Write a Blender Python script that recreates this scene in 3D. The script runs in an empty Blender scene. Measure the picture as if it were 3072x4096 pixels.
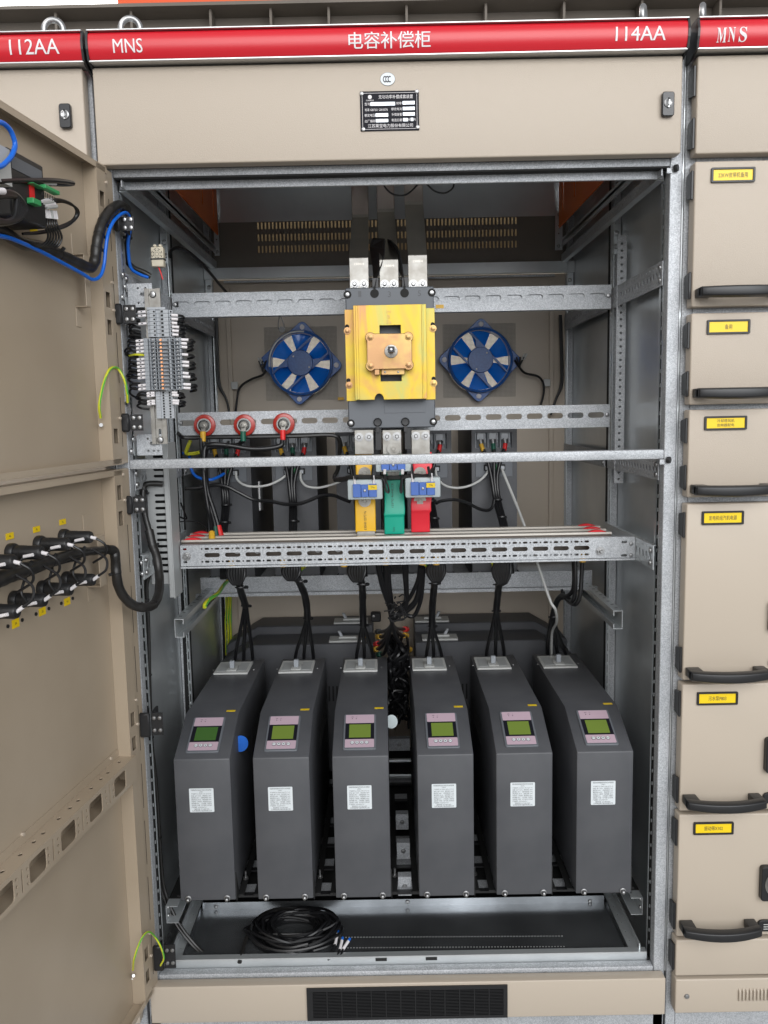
import bpy, bmesh, math, random
from mathutils import Vector, Matrix
from mathutils.geometry import tessellate_polygon
random.seed(7)
R = math.radians
S = bpy.context.scene
COL = S.collection

# ------------------------------------------------------------------ camera
CX, CY, CZ = -0.01993, -1.44645, 1.33306
PITCH, YAW, ROLL, FPX = 0.119369, -0.002874, -0.019914, 3259.3
cy_, sy_, cp_, sp_, cr_, sr_ = math.cos(YAW), math.sin(YAW), math.cos(PITCH), math.sin(PITCH), math.cos(ROLL), math.sin(ROLL)
FWD = Vector((sy_*cp_, cy_*cp_, -sp_)); RT = Vector((cy_, -sy_, 0)); UPV = RT.cross(FWD)
RGT = cr_*RT + sr_*UPV; UPW = -sr_*RT + cr_*UPV
CAMP = Vector((CX, CY, CZ))
cam = bpy.data.cameras.new('camera'); camo = bpy.data.objects.new('camera', cam); COL.objects.link(camo)
m3 = Matrix((RGT, UPW, -FWD)).transposed()
camo.matrix_world = Matrix.Translation(CAMP) @ m3.to_4x4()
cam.sensor_fit = 'VERTICAL'; cam.sensor_height = 32.0; cam.lens = FPX/4096*32.0
cam.clip_start = 0.02; cam.clip_end = 200
S.camera = camo
S.render.resolution_x, S.render.resolution_y = 768, 1024

# ------------------------------------------------------------------ light
W = bpy.data.worlds.new('World'); S.world = W; W.use_nodes = True
wn = W.node_tree.nodes; wl = W.node_tree.links
bg = wn['Background']; bg.inputs['Strength'].default_value = 0.95
tcw = wn.new('ShaderNodeTexCoord'); sxw = wn.new('ShaderNodeSeparateXYZ'); rmp = wn.new('ShaderNodeValToRGB')
wl.new(tcw.outputs['Generated'], sxw.inputs[0]); 
mpw = wn.new('ShaderNodeMapRange'); mpw.inputs[1].default_value = -1; mpw.inputs[2].default_value = 1
wl.new(sxw.outputs['Z'], mpw.inputs[0]); wl.new(mpw.outputs[0], rmp.inputs[0])
rmp.color_ramp.elements[0].position = 0.30; rmp.color_ramp.elements[0].color = (0.20, 0.20, 0.19, 1)
rmp.color_ramp.elements[1].position = 0.60; rmp.color_ramp.elements[1].color = (0.95, 0.97, 1.0, 1)
m1 = wn.new('ShaderNodeVectorMath'); m1.operation = 'DOT_PRODUCT'; m1.inputs[1].default_value = (0.12, -0.955, 0.27); wl.new(tcw.outputs['Generated'], m1.inputs[0])
m2 = wn.new('ShaderNodeMath'); m2.operation = 'MAXIMUM'; m2.inputs[1].default_value = 0; wl.new(m1.outputs['Value'], m2.inputs[0])
m3_ = wn.new('ShaderNodeMath'); m3_.operation = 'POWER'; m3_.inputs[1].default_value = 12; wl.new(m2.outputs[0], m3_.inputs[0])
m4 = wn.new('ShaderNodeMath'); m4.operation = 'MULTIPLY_ADD'; m4.inputs[1].default_value = 4.2; m4.inputs[2].default_value = .36; wl.new(m3_.outputs[0], m4.inputs[0])
vm = wn.new('ShaderNodeVectorMath'); vm.operation = 'SCALE'; wl.new(rmp.outputs[0], vm.inputs[0]); wl.new(m4.outputs[0], vm.inputs['Scale'])
wl.new(vm.outputs[0], bg.inputs['Color'])

def area(name, loc, target, sx, sy, power, col):
    l = bpy.data.lights.new(name, 'AREA'); l.shape = 'RECTANGLE'; l.size = sx; l.size_y = sy; l.energy = power; l.color = col
    o = bpy.data.objects.new(name, l); COL.objects.link(o); o.location = loc
    d = Vector(target) - Vector(loc); o.rotation_euler = d.to_track_quat('-Z', 'Y').to_euler()
    return o
area('hall_light', (0.5, -4.4, 3.7), (0.05, 0.2, 1.2), 5.0, 2.2, 80, (1.0, 0.98, 0.95))

area('skylight_left', (-2.4, -1.0, 4.4), (0.0, 0.1, 1.5), 2.0, 1.2, 26, (1.0, 0.97, 0.93))
area('window_right', (2.6, -3.0, 2.6), (-0.1, 0.4, 1.2), 1.6, 2.4, 32, (0.93, 0.97, 1.0))
S.view_settings.view_transform = 'Standard'; S.view_settings.look = 'None'
S.view_settings.exposure = 0.26; S.view_settings.gamma = 1.0; S.view_settings.use_curve_mapping = False

# ------------------------------------------------------------------ helpers
def ray(u, v): return FWD + RGT*((u-1536)/FPX) - UPW*((v-2048)/FPX)
def at(u, v, y):
    d = ray(u, v); return CAMP + d*((y-CY)/d.y)
def atx(u, v, x):
    d = ray(u, v); return CAMP + d*((x-CX)/d.x)
TH = R(7.5); DX, DY = -math.sin(TH), -math.cos(TH); NX, NY = math.cos(TH), -math.sin(TH)
P0 = Vector((-0.498, -0.030, 0))
def DW(p):                      # door coordinates (along, inward, up) -> world
    return Vector((P0.x + p[0]*DX + p[1]*NX, P0.y + p[0]*DY + p[1]*NY, p[2]))
def atd(u, v, c=0.0):           # where the view line through a measured point meets the door
    n = Vector((NX, NY, 0)); O = P0 + n*c; r = ray(u, v); t = (O-CAMP).dot(n)/r.dot(n); return CAMP + r*t
def atda(u, v, c=0.0):
    p = atd(u, v, c) - P0; return (p.x*DX + p.y*DY, c, p.z)

def catmull(pts, n=6):
    P = [Vector(p) for p in pts]
    if len(P) < 3: return P
    P = [P[0]*2-P[1]] + P + [P[-1]*2-P[-2]]; out = []
    for i in range(1, len(P)-2):
        a, b, c, d = P[i-1:i+3]
        for k in range(n):
            t = k/n
            out.append(0.5*((2*b)+(c-a)*t+(2*a-5*b+4*c-d)*t*t+(3*b-a-3*c+d)*t**3))
    out.append(P[-2]); return out

class MB:
    def __init__(s, xf=None): s.v = []; s.f = []; s.xf = xf; s.ch = []; s.hold = False
    def add(s, vs, fs):
        k = len(s.v)
        if not (s.hold and s.ch): s.ch.append((k, len(s.f)))
        s.v += [s.xf(p) if s.xf else Vector(p) for p in vs]
        s.f += [[i+k for i in f] for f in fs]; return s
    def box(s, x0, x1, y0, y1, z0, z1):
        return s.add([(x0,y0,z0),(x1,y0,z0),(x1,y1,z0),(x0,y1,z0),(x0,y0,z1),(x1,y0,z1),(x1,y1,z1),(x0,y1,z1)],
                     [(0,3,2,1),(4,5,6,7),(0,1,5,4),(1,2,6,5),(2,3,7,6),(3,0,4,7)])
    def prism(s, poly, fn, d0, d1):     # poly of (a,b), fn(a,b,d)
        n = len(poly); vs = [fn(a, b, d0) for a, b in poly] + [fn(a, b, d1) for a, b in poly]
        return s.add(vs, [list(range(n))[::-1], list(range(n, 2*n))] + [(i, (i+1) % n, n+(i+1) % n, n+i) for i in range(n)])
    def cyl(s, p0, p1, r0, r1=None, n=16, cap=True):
        r1 = r0 if r1 is None else r1; p0 = Vector(p0); p1 = Vector(p1); w = (p1-p0).normalized()
        u = w.orthogonal().normalized(); v = w.cross(u); vs = []
        for p, r in ((p0, r0), (p1, r1)):
            vs += [p + r*(math.cos(2*math.pi*i/n)*u + math.sin(2*math.pi*i/n)*v) for i in range(n)]
        fs = [(i, (i+1) % n, n+(i+1) % n, n+i) for i in range(n)]
        if cap: fs += [list(range(n))[::-1], list(range(n, 2*n))]
        return s.add(vs, fs)
    def tube(s, pts, r, n=8, sub=6, rr=None):
        P = catmull(pts, sub); vs = []; fs = []; L = len(P)
        t = (P[1]-P[0]).normalized(); u = t.orthogonal().normalized()
        for i, p in enumerate(P):
            t = (P[min(i+1, L-1)]-P[max(i-1, 0)]).normalized(); u = (u - t*u.dot(t)).normalized(); w = t.cross(u)
            rad = r if rr is None else r*rr(i)
            vs += [p + rad*(math.cos(2*math.pi*k/n)*u + math.sin(2*math.pi*k/n)*w) for k in range(n)]
        for i in range(L-1):
            fs += [(i*n+k, i*n+(k+1) % n, (i+1)*n+(k+1) % n, (i+1)*n+k) for k in range(n)]
        fs += [list(range(n))[::-1], [(L-1)*n+k for k in range(n)]]
        return s.add(vs, fs)
    def plate(s, outer, holes, fn, d0, d1):   # flat sheet with real holes
        loops = [outer] + holes; flat = [p for l in loops for p in l]
        tris = tessellate_polygon([[Vector((a, b, 0)) for a, b in l] for l in loops]); n = len(flat)
        vs = [fn(a, b, d0) for a, b in flat] + [fn(a, b, d1) for a, b in flat]
        fs = [tuple(t) for t in tris] + [tuple(i+n for i in reversed(t)) for t in tris]; k = 0
        for l in loops:
            m = len(l); fs += [(k+i, k+(i+1) % m, n+k+(i+1) % m, n+k+i) for i in range(m)]; k += m
        return s.add(vs, fs)
    def lathe(s, prof, org, ax, n=24):  # prof of (radius, along)
        ax = Vector(ax).normalized(); u = ax.orthogonal().normalized(); w = ax.cross(u); org = Vector(org); vs = []; fs = []
        for r, h in prof: vs += [org + ax*h + r*(math.cos(2*math.pi*k/n)*u + math.sin(2*math.pi*k/n)*w) for k in range(n)]
        for i in range(len(prof)-1): fs += [(i*n+k, i*n+(k+1) % n, (i+1)*n+(k+1) % n, (i+1)*n+k) for k in range(n)]
        fs += [list(range(n))[::-1], [(len(prof)-1)*n+k for k in range(n)]]
        return s.add(vs, fs)

def XZ(a, b, d): return (a, d, b)     # plane facing the camera side
def YZ(a, b, d): return (d, a, b)     # plane facing sideways
def XY(a, b, d): return (a, b, d)
def rect(a0, a1, b0, b1): return [(a0, b0), (a1, b0), (a1, b1), (a0, b1)]
def slot(ca, cb, la, lb, n=5):        # rounded slot
    r = min(la, lb)/2; out = []
    for q, (sa, sb) in enumerate(((1, 1), (-1, 1), (-1, -1), (1, -1))):
        for k in range(n):
            t = math.pi/2*(q + k/(n-1)); out.append((ca+sa*(la/2-r)+r*math.cos(t), cb+sb*(lb/2-r)+r*math.sin(t)))
    o2 = []
    for p in out:
        if not o2 or (abs(p[0]-o2[-1][0])+abs(p[1]-o2[-1][1])) > 1e-7: o2.append(p)
    if abs(o2[0][0]-o2[-1][0])+abs(o2[0][1]-o2[-1][1]) < 1e-7: o2.pop()
    return o2
def rrect(a0, a1, b0, b1, r, n=4):
    out = []
    for q, (ca, cb) in enumerate(((a1-r, b1-r), (a0+r, b1-r), (a0+r, b0+r), (a1-r, b0+r))):
        for k in range(n): t = math.pi/2*(q+k/(n-1)); out.append((ca+r*math.cos(t), cb+r*math.sin(t)))
    return out
def circ(ca, cb, r, n=12): return [(ca+r*math.cos(2*math.pi*k/n), cb+r*math.sin(2*math.pi*k/n)) for k in range(n)]

BASE = {}
def tag(o, label=None, cat=None, group=None, kind=None):
    if label: o['label'] = label
    if cat: o['category'] = cat
    if group: o['group'] = group
    if kind: o['kind'] = kind
def thing(name, label, cat, base=(0, 0, 0), group=None):
    o = bpy.data.objects.new(name, None); COL.objects.link(o); o.location = base; o.empty_display_size = .05
    BASE[o] = Vector(base); tag(o, label, cat, group); return o
def mkmesh(mb, name, mat, base, bevel, smooth, seg=1):
    me = bpy.data.meshes.new(name); me.from_pydata([tuple(p - base) for p in mb.v], [], mb.f); 
    bm = bmesh.new(); bm.from_mesh(me); bmesh.ops.recalc_face_normals(bm, faces=bm.faces)
    if bevel > 0:
        es = [e for e in bm.edges if len(e.link_faces) == 2 and e.calc_face_angle(0) > 0.6]
        bmesh.ops.bevel(bm, geom=es, offset=bevel, offset_type='OFFSET', segments=seg, profile=.5, affect='EDGES', clamp_overlap=True)
    bm.to_mesh(me); bm.free()
    for m in (mat if isinstance(mat, (list, tuple)) else [mat]): me.materials.append(m)
    if smooth:
        me.polygons.foreach_set('use_smooth', [True]*len(me.polygons)); me.set_sharp_from_angle(angle=R(38))
    return me
def part(mb, name, mat, parent, bevel=0, smooth=False, label=None, seg=1):
    b = BASE[parent]; me = mkmesh(mb, name, mat, b, bevel, smooth, seg)
    o = bpy.data.objects.new(name, me); COL.objects.link(o); o.parent = parent; BASE[o] = b
    if label: o['label'] = label
    return o
def parts(mb, name, mat, parent, **kw):      # every piece of the builder becomes a part of its own
    out = []; ch = mb.ch + [(len(mb.v), len(mb.f))]
    for (v0, f0), (v1, f1) in zip(ch, ch[1:]):
        g = MB(); g.v = mb.v[v0:v1]; g.f = [[i-v0 for i in f] for f in mb.f[f0:f1]]; out.append(part(g, name, mat, parent, **kw))
    return out
def single(mb, name, mat, label=None, cat=None, group=None, kind=None, bevel=0, smooth=False, seg=1):
    xs = [p.x for p in mb.v]; ys = [p.y for p in mb.v]; zs = [p.z for p in mb.v]
    b = Vector(((min(xs)+max(xs))/2, (min(ys)+max(ys))/2, min(zs)))
    me = mkmesh(mb, name, mat, b, bevel, smooth, seg); o = bpy.data.objects.new(name, me); COL.objects.link(o); o.location = b
    BASE[o] = b; tag(o, label, cat, group, kind); return o
def copy_tree(o, parent=None):
    c = o.copy(); COL.objects.link(c); c.parent = parent; BASE[c] = BASE[o]
    for ch in list(o.children): copy_tree(ch, c)
    return c

FONTC = {}
def glyphs(body, res=2):
    if (body, res) in FONTC: return FONTC[(body, res)]
    cu = bpy.data.curves.new('t', 'FONT'); cu.body = body; cu.resolution_u = res; cu.align_x = 'LEFT'
    o = bpy.data.objects.new('t', cu); COL.objects.link(o); dg = bpy.context.evaluated_depsgraph_get(); dg.update()
    me = bpy.data.meshes.new_from_object(o.evaluated_get(dg)); 
    vs = [tuple(v.co) for v in me.vertices]; fs = [tuple(p.vertices) for p in me.polygons]
    bpy.data.objects.remove(o); bpy.data.curves.remove(cu); bpy.data.meshes.remove(me)
    FONTC[(body, res)] = (vs, fs); return vs, fs
def text(mb, body, a0, a1, b0, b1, fn, keep=False, res=2):
    vs, fs = glyphs(body, res)
    if not vs: return
    x0 = min(v[0] for v in vs); x1 = max(v[0] for v in vs); y0 = min(v[1] for v in vs); y1 = max(v[1] for v in vs)
    sy = (b1-b0)/max(y1-y0, 1e-6); sx = (a1-a0)/max(x1-x0, 1e-6)
    if keep: sx = min(sx, sy); ac = (a0+a1)/2; a0 = ac-(x1-x0)*sx/2
    mb.add([fn(a0+(v[0]-x0)*sx, b0+(v[1]-y0)*sy) for v in vs], fs)

# ------------------------------------------------------------------ materials
def mat(name, col, rough=.5, metal=0., bump=None, var=None, spec=.5, coat=0., emit=None, alpha=None):
    m = bpy.data.materials.new(name); m.use_nodes = True; nt = m.node_tree; b = nt.nodes['Principled BSDF']
    b.inputs['Base Color'].default_value = (*col, 1); b.inputs['Roughness'].default_value = rough; b.inputs['Metallic'].default_value = metal
    b.inputs['Specular IOR Level'].default_value = spec; b.inputs['Coat Weight'].default_value = coat
    if emit: b.inputs['Emission Color'].default_value = (*emit[:3], 1); b.inputs['Emission Strength'].default_value = emit[3]
    tc = nt.nodes.new('ShaderNodeTexCoord')
    if var:   # (scale, col2, low, high[, voronoi])
        n = nt.nodes.new('ShaderNodeTexNoise'); n.inputs['Scale'].default_value = var[0]; n.inputs['Detail'].default_value = 3
        r = nt.nodes.new('ShaderNodeValToRGB'); nt.links.new(tc.outputs['Object'], n.inputs['Vector']); nt.links.new(n.outputs['Fac'], r.inputs['Fac'])
        r.color_ramp.elements[0].position = var[2]; r.color_ramp.elements[1].position = var[3]
        r.color_ramp.elements[0].color = (*col, 1); r.color_ramp.elements[1].color = (*var[1], 1)
        nt.links.new(r.outputs['Color'], b.inputs['Base Color'])
    if bump:  # (scale, strength, distance)
        n = nt.nodes.new('ShaderNodeTexNoise'); n.inputs['Scale'].default_value = bump[0]; n.inputs['Detail'].default_value = 2
        bp = nt.nodes.new('ShaderNodeBump'); bp.inputs['Strength'].default_value = bump[1]; bp.inputs['Distance'].default_value = bump[2]
        nt.links.new(tc.outputs['Object'], n.inputs['Vector']); nt.links.new(n.outputs['Fac'], bp.inputs['Height']); nt.links.new(bp.outputs['Normal'], b.inputs['Normal'])
    return m
def galv(name, c0, c1, rough=.42, metal=.8, sc=420, big=True):
    m = mat(name, c0, rough, metal, bump=(sc*1.1, .25, .0006)); nt = m.node_tree; b = nt.nodes['Principled BSDF']
    tc = [n for n in nt.nodes if n.type == 'TEX_COORD'][0]
    v = nt.nodes.new('ShaderNodeTexVoronoi'); v.inputs['Scale'].default_value = sc; nt.links.new(tc.outputs['Object'], v.inputs['Vector'])
    n2 = nt.nodes.new('ShaderNodeTexNoise'); n2.inputs['Scale'].default_value = 9; n2.inputs['Detail'].default_value = 4; nt.links.new(tc.outputs['Object'], n2.inputs['Vector'])
    sp = nt.nodes.new('ShaderNodeSeparateColor'); nt.links.new(v.outputs['Color'], sp.inputs[0])
    r = nt.nodes.new('ShaderNodeValToRGB'); r.color_ramp.elements[0].color = (*c0, 1); r.color_ramp.elements[1].color = (*c1, 1)
    r.color_ramp.elements[0].position = .1; r.color_ramp.elements[1].position = .9; nt.links.new(sp.outputs[0], r.inputs[0])
    mx = nt.nodes.new('ShaderNodeMix'); mx.data_type = 'RGBA'; mx.blend_type = 'MULTIPLY'; mx.inputs[0].default_value = .5
    nt.links.new(r.outputs[0], mx.inputs[6]); nt.links.new(n2.outputs['Fac'], mx.inputs[7]); nt.links.new(mx.outputs[2], b.inputs['Base Color'])
    mr = nt.nodes.new('ShaderNodeMapRange'); mr.inputs[3].default_value = rough-.08; mr.inputs[4].default_value = rough+.14
    nt.links.new(sp.outputs[1], mr.inputs[0]); nt.links.new(mr.outputs[0], b.inputs['Roughness'])
    return m
M = {}
M['galv'] = galv('galvanised', (.46, .48, .505), (.70, .72, .745), .52, .32, 620)
M['galvd'] = mat('galvanised_smooth', (.70, .73, .74), .29, .66, var=(7, (.57, .60, .615), .3, .7), bump=(14, .10, .004))
M['tray'] = mat('galvanised_tray', (.20, .21, .22), .24, .85, var=(6, (.42, .44, .46), .3, .7), bump=(10, .10, .004))
M['beige'] = mat('beige_powder', (.485, .418, .345), .42, bump=(1150, .6, .0008), var=(1300, (.42, .355, .285), .35, .65))
M['beige_s'] = mat('beige_paint', (.47, .402, .325), .38, bump=(240, .08, .0008))
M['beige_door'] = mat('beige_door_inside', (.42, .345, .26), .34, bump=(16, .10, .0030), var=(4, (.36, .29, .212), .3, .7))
M['red'] = mat('red_foil', (.56, .009, .020), .34, coat=.1)
M['white'] = mat('white_lettering', (.74, .71, .72), .5)
M['alu'] = mat('aluminium', (.55, .55, .55), .38, .9)
M['steel'] = mat('zinc_steel', (.40, .40, .40), .36, .95)
M['tin'] = mat('tinned_copper', (.27, .255, .23), .44, .85, var=(40, (.40, .39, .365), .35, .7), bump=(160, .12, .0008))
M['tind'] = mat('tinned_copper_dark', (.56, .52, .47), .34, 1., var=(14, (.46, .44, .40), .3, .7))
M['grey'] = mat('dark_grey_powder', (.080, .082, .089), .46, bump=(700, .22, .0006), var=(11, (.064, .066, .073), .38, .66))
M['greyb'] = mat('breaker_grey', (.12, .13, .145), .48, bump=(600, .1, .0004), var=(6, (.105, .115, .13), .35, .65))
M['black'] = mat('black_plastic', (.014, .014, .015), .38)
M['blackm'] = mat('black_matt', (.008, .008, .008), .7)
M['wrap'] = mat('black_spiral_wrap', (.016, .015, .014), .36)
M['wire'] = mat('black_wire', (.008, .008, .009), .34)
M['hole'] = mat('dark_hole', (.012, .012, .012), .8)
M['lgrey'] = mat('light_grey_plastic', (.47, .475, .46), .42)
M['tgrey'] = mat('terminal_grey', (.29, .31, .335), .45)
M['tgrey2'] = mat('terminal_grey_light', (.40, .42, .445), .45)
M['duct'] = mat('duct_grey', (.36, .37, .37), .42)
M['blue'] = mat('blue_wire', (.005, .13, .62), .3)
M['fanblue'] = mat('fan_blue', (.012, .085, .32), .3, var=(260, (.02, .11, .38), .4, .6))
M['fanblade'] = mat('fan_blade_blue', (.006, .20, .80), .22, coat=.5)
M['ctblue'] = mat('transformer_blue', (.07, .16, .50), .4)
M['ctgrey'] = mat('transformer_grey', (.47, .53, .54), .4)
M['yellow'] = mat('yellow_sleeve', (.80, .45, .012), .42)
M['green'] = mat('green_sleeve', (.002, .36, .24), .38)
M['redsl'] = mat('red_sleeve', (.72, .018, .035), .40)
M['sticker'] = mat('yellow_sticker', (.86, .60, .008), .35)
M['lugy'] = mat('lug_yellow', (.70, .40, .03), .45)
M['lugr'] = mat('lug_red', (.68, .02, .02), .4)
M['lugg'] = mat('lug_green', (.006, .10, .06), .45)
M['insul'] = mat('insulator_red', (.38, .022, .012), .30, coat=.3)
M['insulb'] = mat('insulator_bright_red', (.72, .02, .03), .35)
M['copper'] = mat('copper', (.85, .42, .22), .3, 1.)
M['gy'] = mat('earth_green', (.10, .42, .05), .35)
M['gyy'] = mat('earth_yellow', (.58, .58, .03), .35)
M['lilac'] = mat('lilac_foil', (.46, .34, .40), .45)
M['lcd'] = mat('lcd_green', (.14, .20, .035), .3, emit=(.20, .30, .05, .05))
M['lcdd'] = mat('lcd_dim_green', (.045, .11, .025), .25, emit=(.07, .16, .03, .05))
M['ink'] = mat('ink', (.03, .03, .04), .5)
M['paper'] = mat('label_paper', (.66, .70, .72), .45)
M['plate'] = mat('nameplate_black', (.008, .008, .013), .6, spec=.2)
M['field'] = mat('nameplate_field', (.62, .66, .70), .35, .5)
M['conn'] = mat('connector_green', (.04, .30, .10), .4)
M['orange'] = mat('orange_insulating_board', (.85, .19, .02), .5, var=(5, (.70, .13, .012), .3, .7))
M['barshade'] = mat('busbar_face_shaded', (.12, .10, .085), .45, .6)  # shade between the bars put into a dark face colour
M['barlit'] = mat('busbar_edge_lit', (.62, .58, .52), .4, .6)  # light on the bar tops put into a pale edge colour
M['vent'] = mat('rear_panel_shaded', (.17, .15, .125), .5, bump=(500, .3, .001))  # rear panel colour darkened for the shade high in the cabinet
M['cover'] = mat('vent_light_tint', (.50, .36, .19), .6)  # golden tone stands for the dim light in the vents
M['mesh'] = mat('wire_mesh', (.24, .225, .20), .5, .3)
M['wall'] = mat('hall_wall', (.88, .83, .72), .8, var=(1.5, (.80, .74, .63), .3, .7))
M['girder'] = mat('girder_paint', (.20, .172, .145), .7, var=(2.5, (.155, .132, .108), .3, .7))
M['crane'] = mat('crane_orange', (.85, .10, .01), .5)
M['sky'] = mat('window_light', (1, 1, 1), .5, emit=(1, .98, .94, 5.0))
M['concrete'] = mat('hall_floor', (.28, .28, .27), .6, var=(2, (.34, .34, .33), .3, .7))
M['glass'] = mat('lock_black', (.010, .010, .012), .25)
M['bluetag'] = mat('blue_tag', (.005, .12, .55), .45)
# iridescent zinc passivation
m = mat('yellow_passivated_zinc', (.8, .5, .1), .46, .5, bump=(500, .12, .0005)); nt = m.node_tree; b = nt.nodes['Principled BSDF']
tc = [n for n in nt.nodes if n.type == 'TEX_COORD'][0]
mp = nt.nodes.new('ShaderNodeMapping'); mp.inputs['Scale'].default_value = (9, 9, 4); mp.inputs['Rotation'].default_value = (0, .35, 0)
ns = nt.nodes.new('ShaderNodeTexNoise'); ns.inputs['Scale'].default_value = 1.0; ns.inputs['Detail'].default_value = 4; ns.inputs['Roughness'].default_value = .5; ns.inputs['Distortion'].default_value = 1.2
rp = nt.nodes.new('ShaderNodeValToRGB'); nt.links.new(tc.outputs['Object'], mp.inputs[0]); nt.links.new(mp.outputs[0], ns.inputs['Vector']); nt.links.new(ns.outputs['Fac'], rp.inputs[0])
e = rp.color_ramp.elements; e[0].position = .30; e[0].color = (.48, .22, .17, 1); e[1].position = .74; e[1].color = (.48, .21, .15, 1)
for p_, c_ in ((.37, (.58, .34, .09)), (.43, (.62, .44, .05)), (.50, (.55, .42, .09)), (.55, (.46, .43, .12)), (.60, (.60, .43, .06)), (.68, (.58, .35, .08))):
    x = e.new(p_); x.color = (*c_, 1)
nt.links.new(rp.outputs[0], b.inputs['Base Color']); M['zinc'] = m
M['zincp'] = mat('pink_passivated_zinc', (.43, .245, .12), .40, .75, var=(30, (.52, .37, .13), .42, .75), bump=(300, .15, .0005))
M['braid'] = mat('beige_sensor_plastic', (.60, .54, .42), .5)
# slotted vent / green-yellow spiral handled with geometry

# ------------------------------------------------------------------ hall (setting)
g = MB(); g.box(-30, 30, -30, 30, -.06, .045); single(g, 'ground', M['concrete'], kind='structure')
g = MB(); g.box(-9, 9, 6.0, 6.15, .045, 3.6); single(g, 'wall', M['wall'], 'pale hall wall far behind the cabinet row', 'wall', kind='structure')
GT = at(0, 24, 2.86).z
gr = thing('roof_girder', 'brown steel girder with upright ribs spanning above the cabinet row', 'girder', (0, 3, 2.9))
g = MB(); g.box(-3.2, 3.2, 3.0, 3.03, 2.4, GT-.004); part(g, 'web', M['girder'], gr)
g = MB(); g.box(-3.2, 3.2, 2.86, 3.0, GT-.016, GT); part(g, 'top_flange', M['girder'], gr)
g = MB(); g.box(-3.2, 3.2, 2.985, 3.0, GT-.12, GT-.108); part(g, 'seam_strip', M['girder'], gr)
for u in (250, 546, 856, 1092, 1319, 1624, 1934, 2240, 2545, 2851, 3160):
    x = at(u, 60, 3.0).x; g = MB(); g.box(x-.006, x+.006, 2.90, 3.0, 2.4, GT-.0165); part(g, 'stiffener', M['girder'], gr)
p = at(1000, 16, 3.4); g = MB(); g.box(at(470, 0, 3.4).x, at(1560, 0, 3.4).x, 3.4, 3.6, p.z-.03, p.z+.6)
single(g, 'crane_beam', M['crane'], 'orange crane beam just above the brown girder at upper left', 'crane beam')
wi = thing('roof_window', 'glaring white skylight above the brown girder at upper left', 'skylight', (-2, 3.4, 3.5))
p = at(240, 30, 3.45); g = MB(); g.box(-3.4, at(478, 10, 3.45).x, 3.45, 3.5, p.z-.01, p.z+1.6); part(g, 'pane', M['sky'], wi)

# ------------------------------------------------------------------ generic hardware
def screw(mb, p, r, ax=(0, -1, 0), h=None, n=12):
    h = h or r*.55; mb.lathe([(r, 0), (r*.98, h*.35), (r*.75, h*.85), (r*.35, h)], p, ax, n)
def hexbolt(mb, p, r, ax=(0, -1, 0)):
    mb.lathe([(r*1.25, 0), (r*1.25, r*.2)], p, ax, 20); mb.hold = True
    q = Vector(p)+Vector(ax)*(r*.2); mb.lathe([(r, 0), (r, r*.7)], q, ax, 6)
    q = q+Vector(ax)*(r*.7); mb.lathe([(r*.56, 0), (r*.56, r*.5), (r*.4, r*.7)], q, ax, 14); mb.hold = False
def cabsign(parent, x0, x1):
    prof = [(-.030, 1.9556), (-.0455, 1.9552), (-.0500, 1.950), (-.0518, 1.940), (-.0515, 1.930), (-.0490, 1.921), (-.0445, 1.914), (-.030, 1.9125)]
    g = MB(); g.prism([(y, z) for y, z in prof], lambda a, b, d: (d, a, b), x0, x1)
    s = part(g, 'header_sign', M['red'], parent, smooth=True)
    g = MB(); g.box(x0, x1, -.0520, -.012, 1.9556, 1.9580); part(g, 'top_trim', M['alu'], s, bevel=.0006)
    g = MB(); g.box(x0, x1, -.0475, -.012, 1.9098, 1.9125); part(g, 'bottom_trim', M['alu'], s, bevel=.0006)
    for x in (x0, x1):
        q = [(a*1.0-.0012*(1 if a < -.04 else 0), b) for a, b in prof]; g = MB(); g.prism([(.0, 1.957), (-.049, 1.957), (-.0535, 1.94), (-.0525, 1.928), (-.0475, 1.911), (-.02, 1.903), (0, 1.903)], lambda a, b, d: (d, a, b), x-.0018, x+.0018)
        part(g, 'end_cap', M['black'], s)
    return s
def ysurf(z):
    P = [(1.9125, -.030), (1.914, -.0445), (1.921, -.0490), (1.930, -.0515), (1.940, -.0518), (1.950, -.0500), (1.9552, -.0455)]
    for (a, ya), (b_, yb) in zip(P, P[1:]):
        if a <= z <= b_: return ya+(yb-ya)*(z-a)/(b_-a)-.0007
    return -.0525
def signtext(parent, body, a0, a1, b0, b1, bold=0):
    g = MB(); text(g, body, a0, a1, b0, b1, lambda a, b: (a, 0, b), res=3)
    bm = bmesh.new(); vs = [bm.verts.new(p) for p in g.v]
    for f in g.f:
        try: bm.faces.new([vs[i] for i in f])
        except ValueError: pass
    for k in range(1, 16):      # cut the glyphs so that they can follow the curved sign
        z = b0+(b1-b0)*k/16; bmesh.ops.bisect_plane(bm, geom=bm.verts[:]+bm.edges[:]+bm.faces[:], plane_co=(0, 0, z), plane_no=(0, 0, 1))
    bm.verts.index_update(); V = [v.co.copy() for v in bm.verts]; F = [[v.index for v in f.verts] for f in bm.faces]; bm.free(); g = MB()
    for o_ in ((0, bold) if bold else (0,)): g.add([(p.x+o_, ysurf(p.z)-(o_ > 0)*.0001, p.z) for p in V], F)
    part(g, 'lettering', M['white'], parent)
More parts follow.
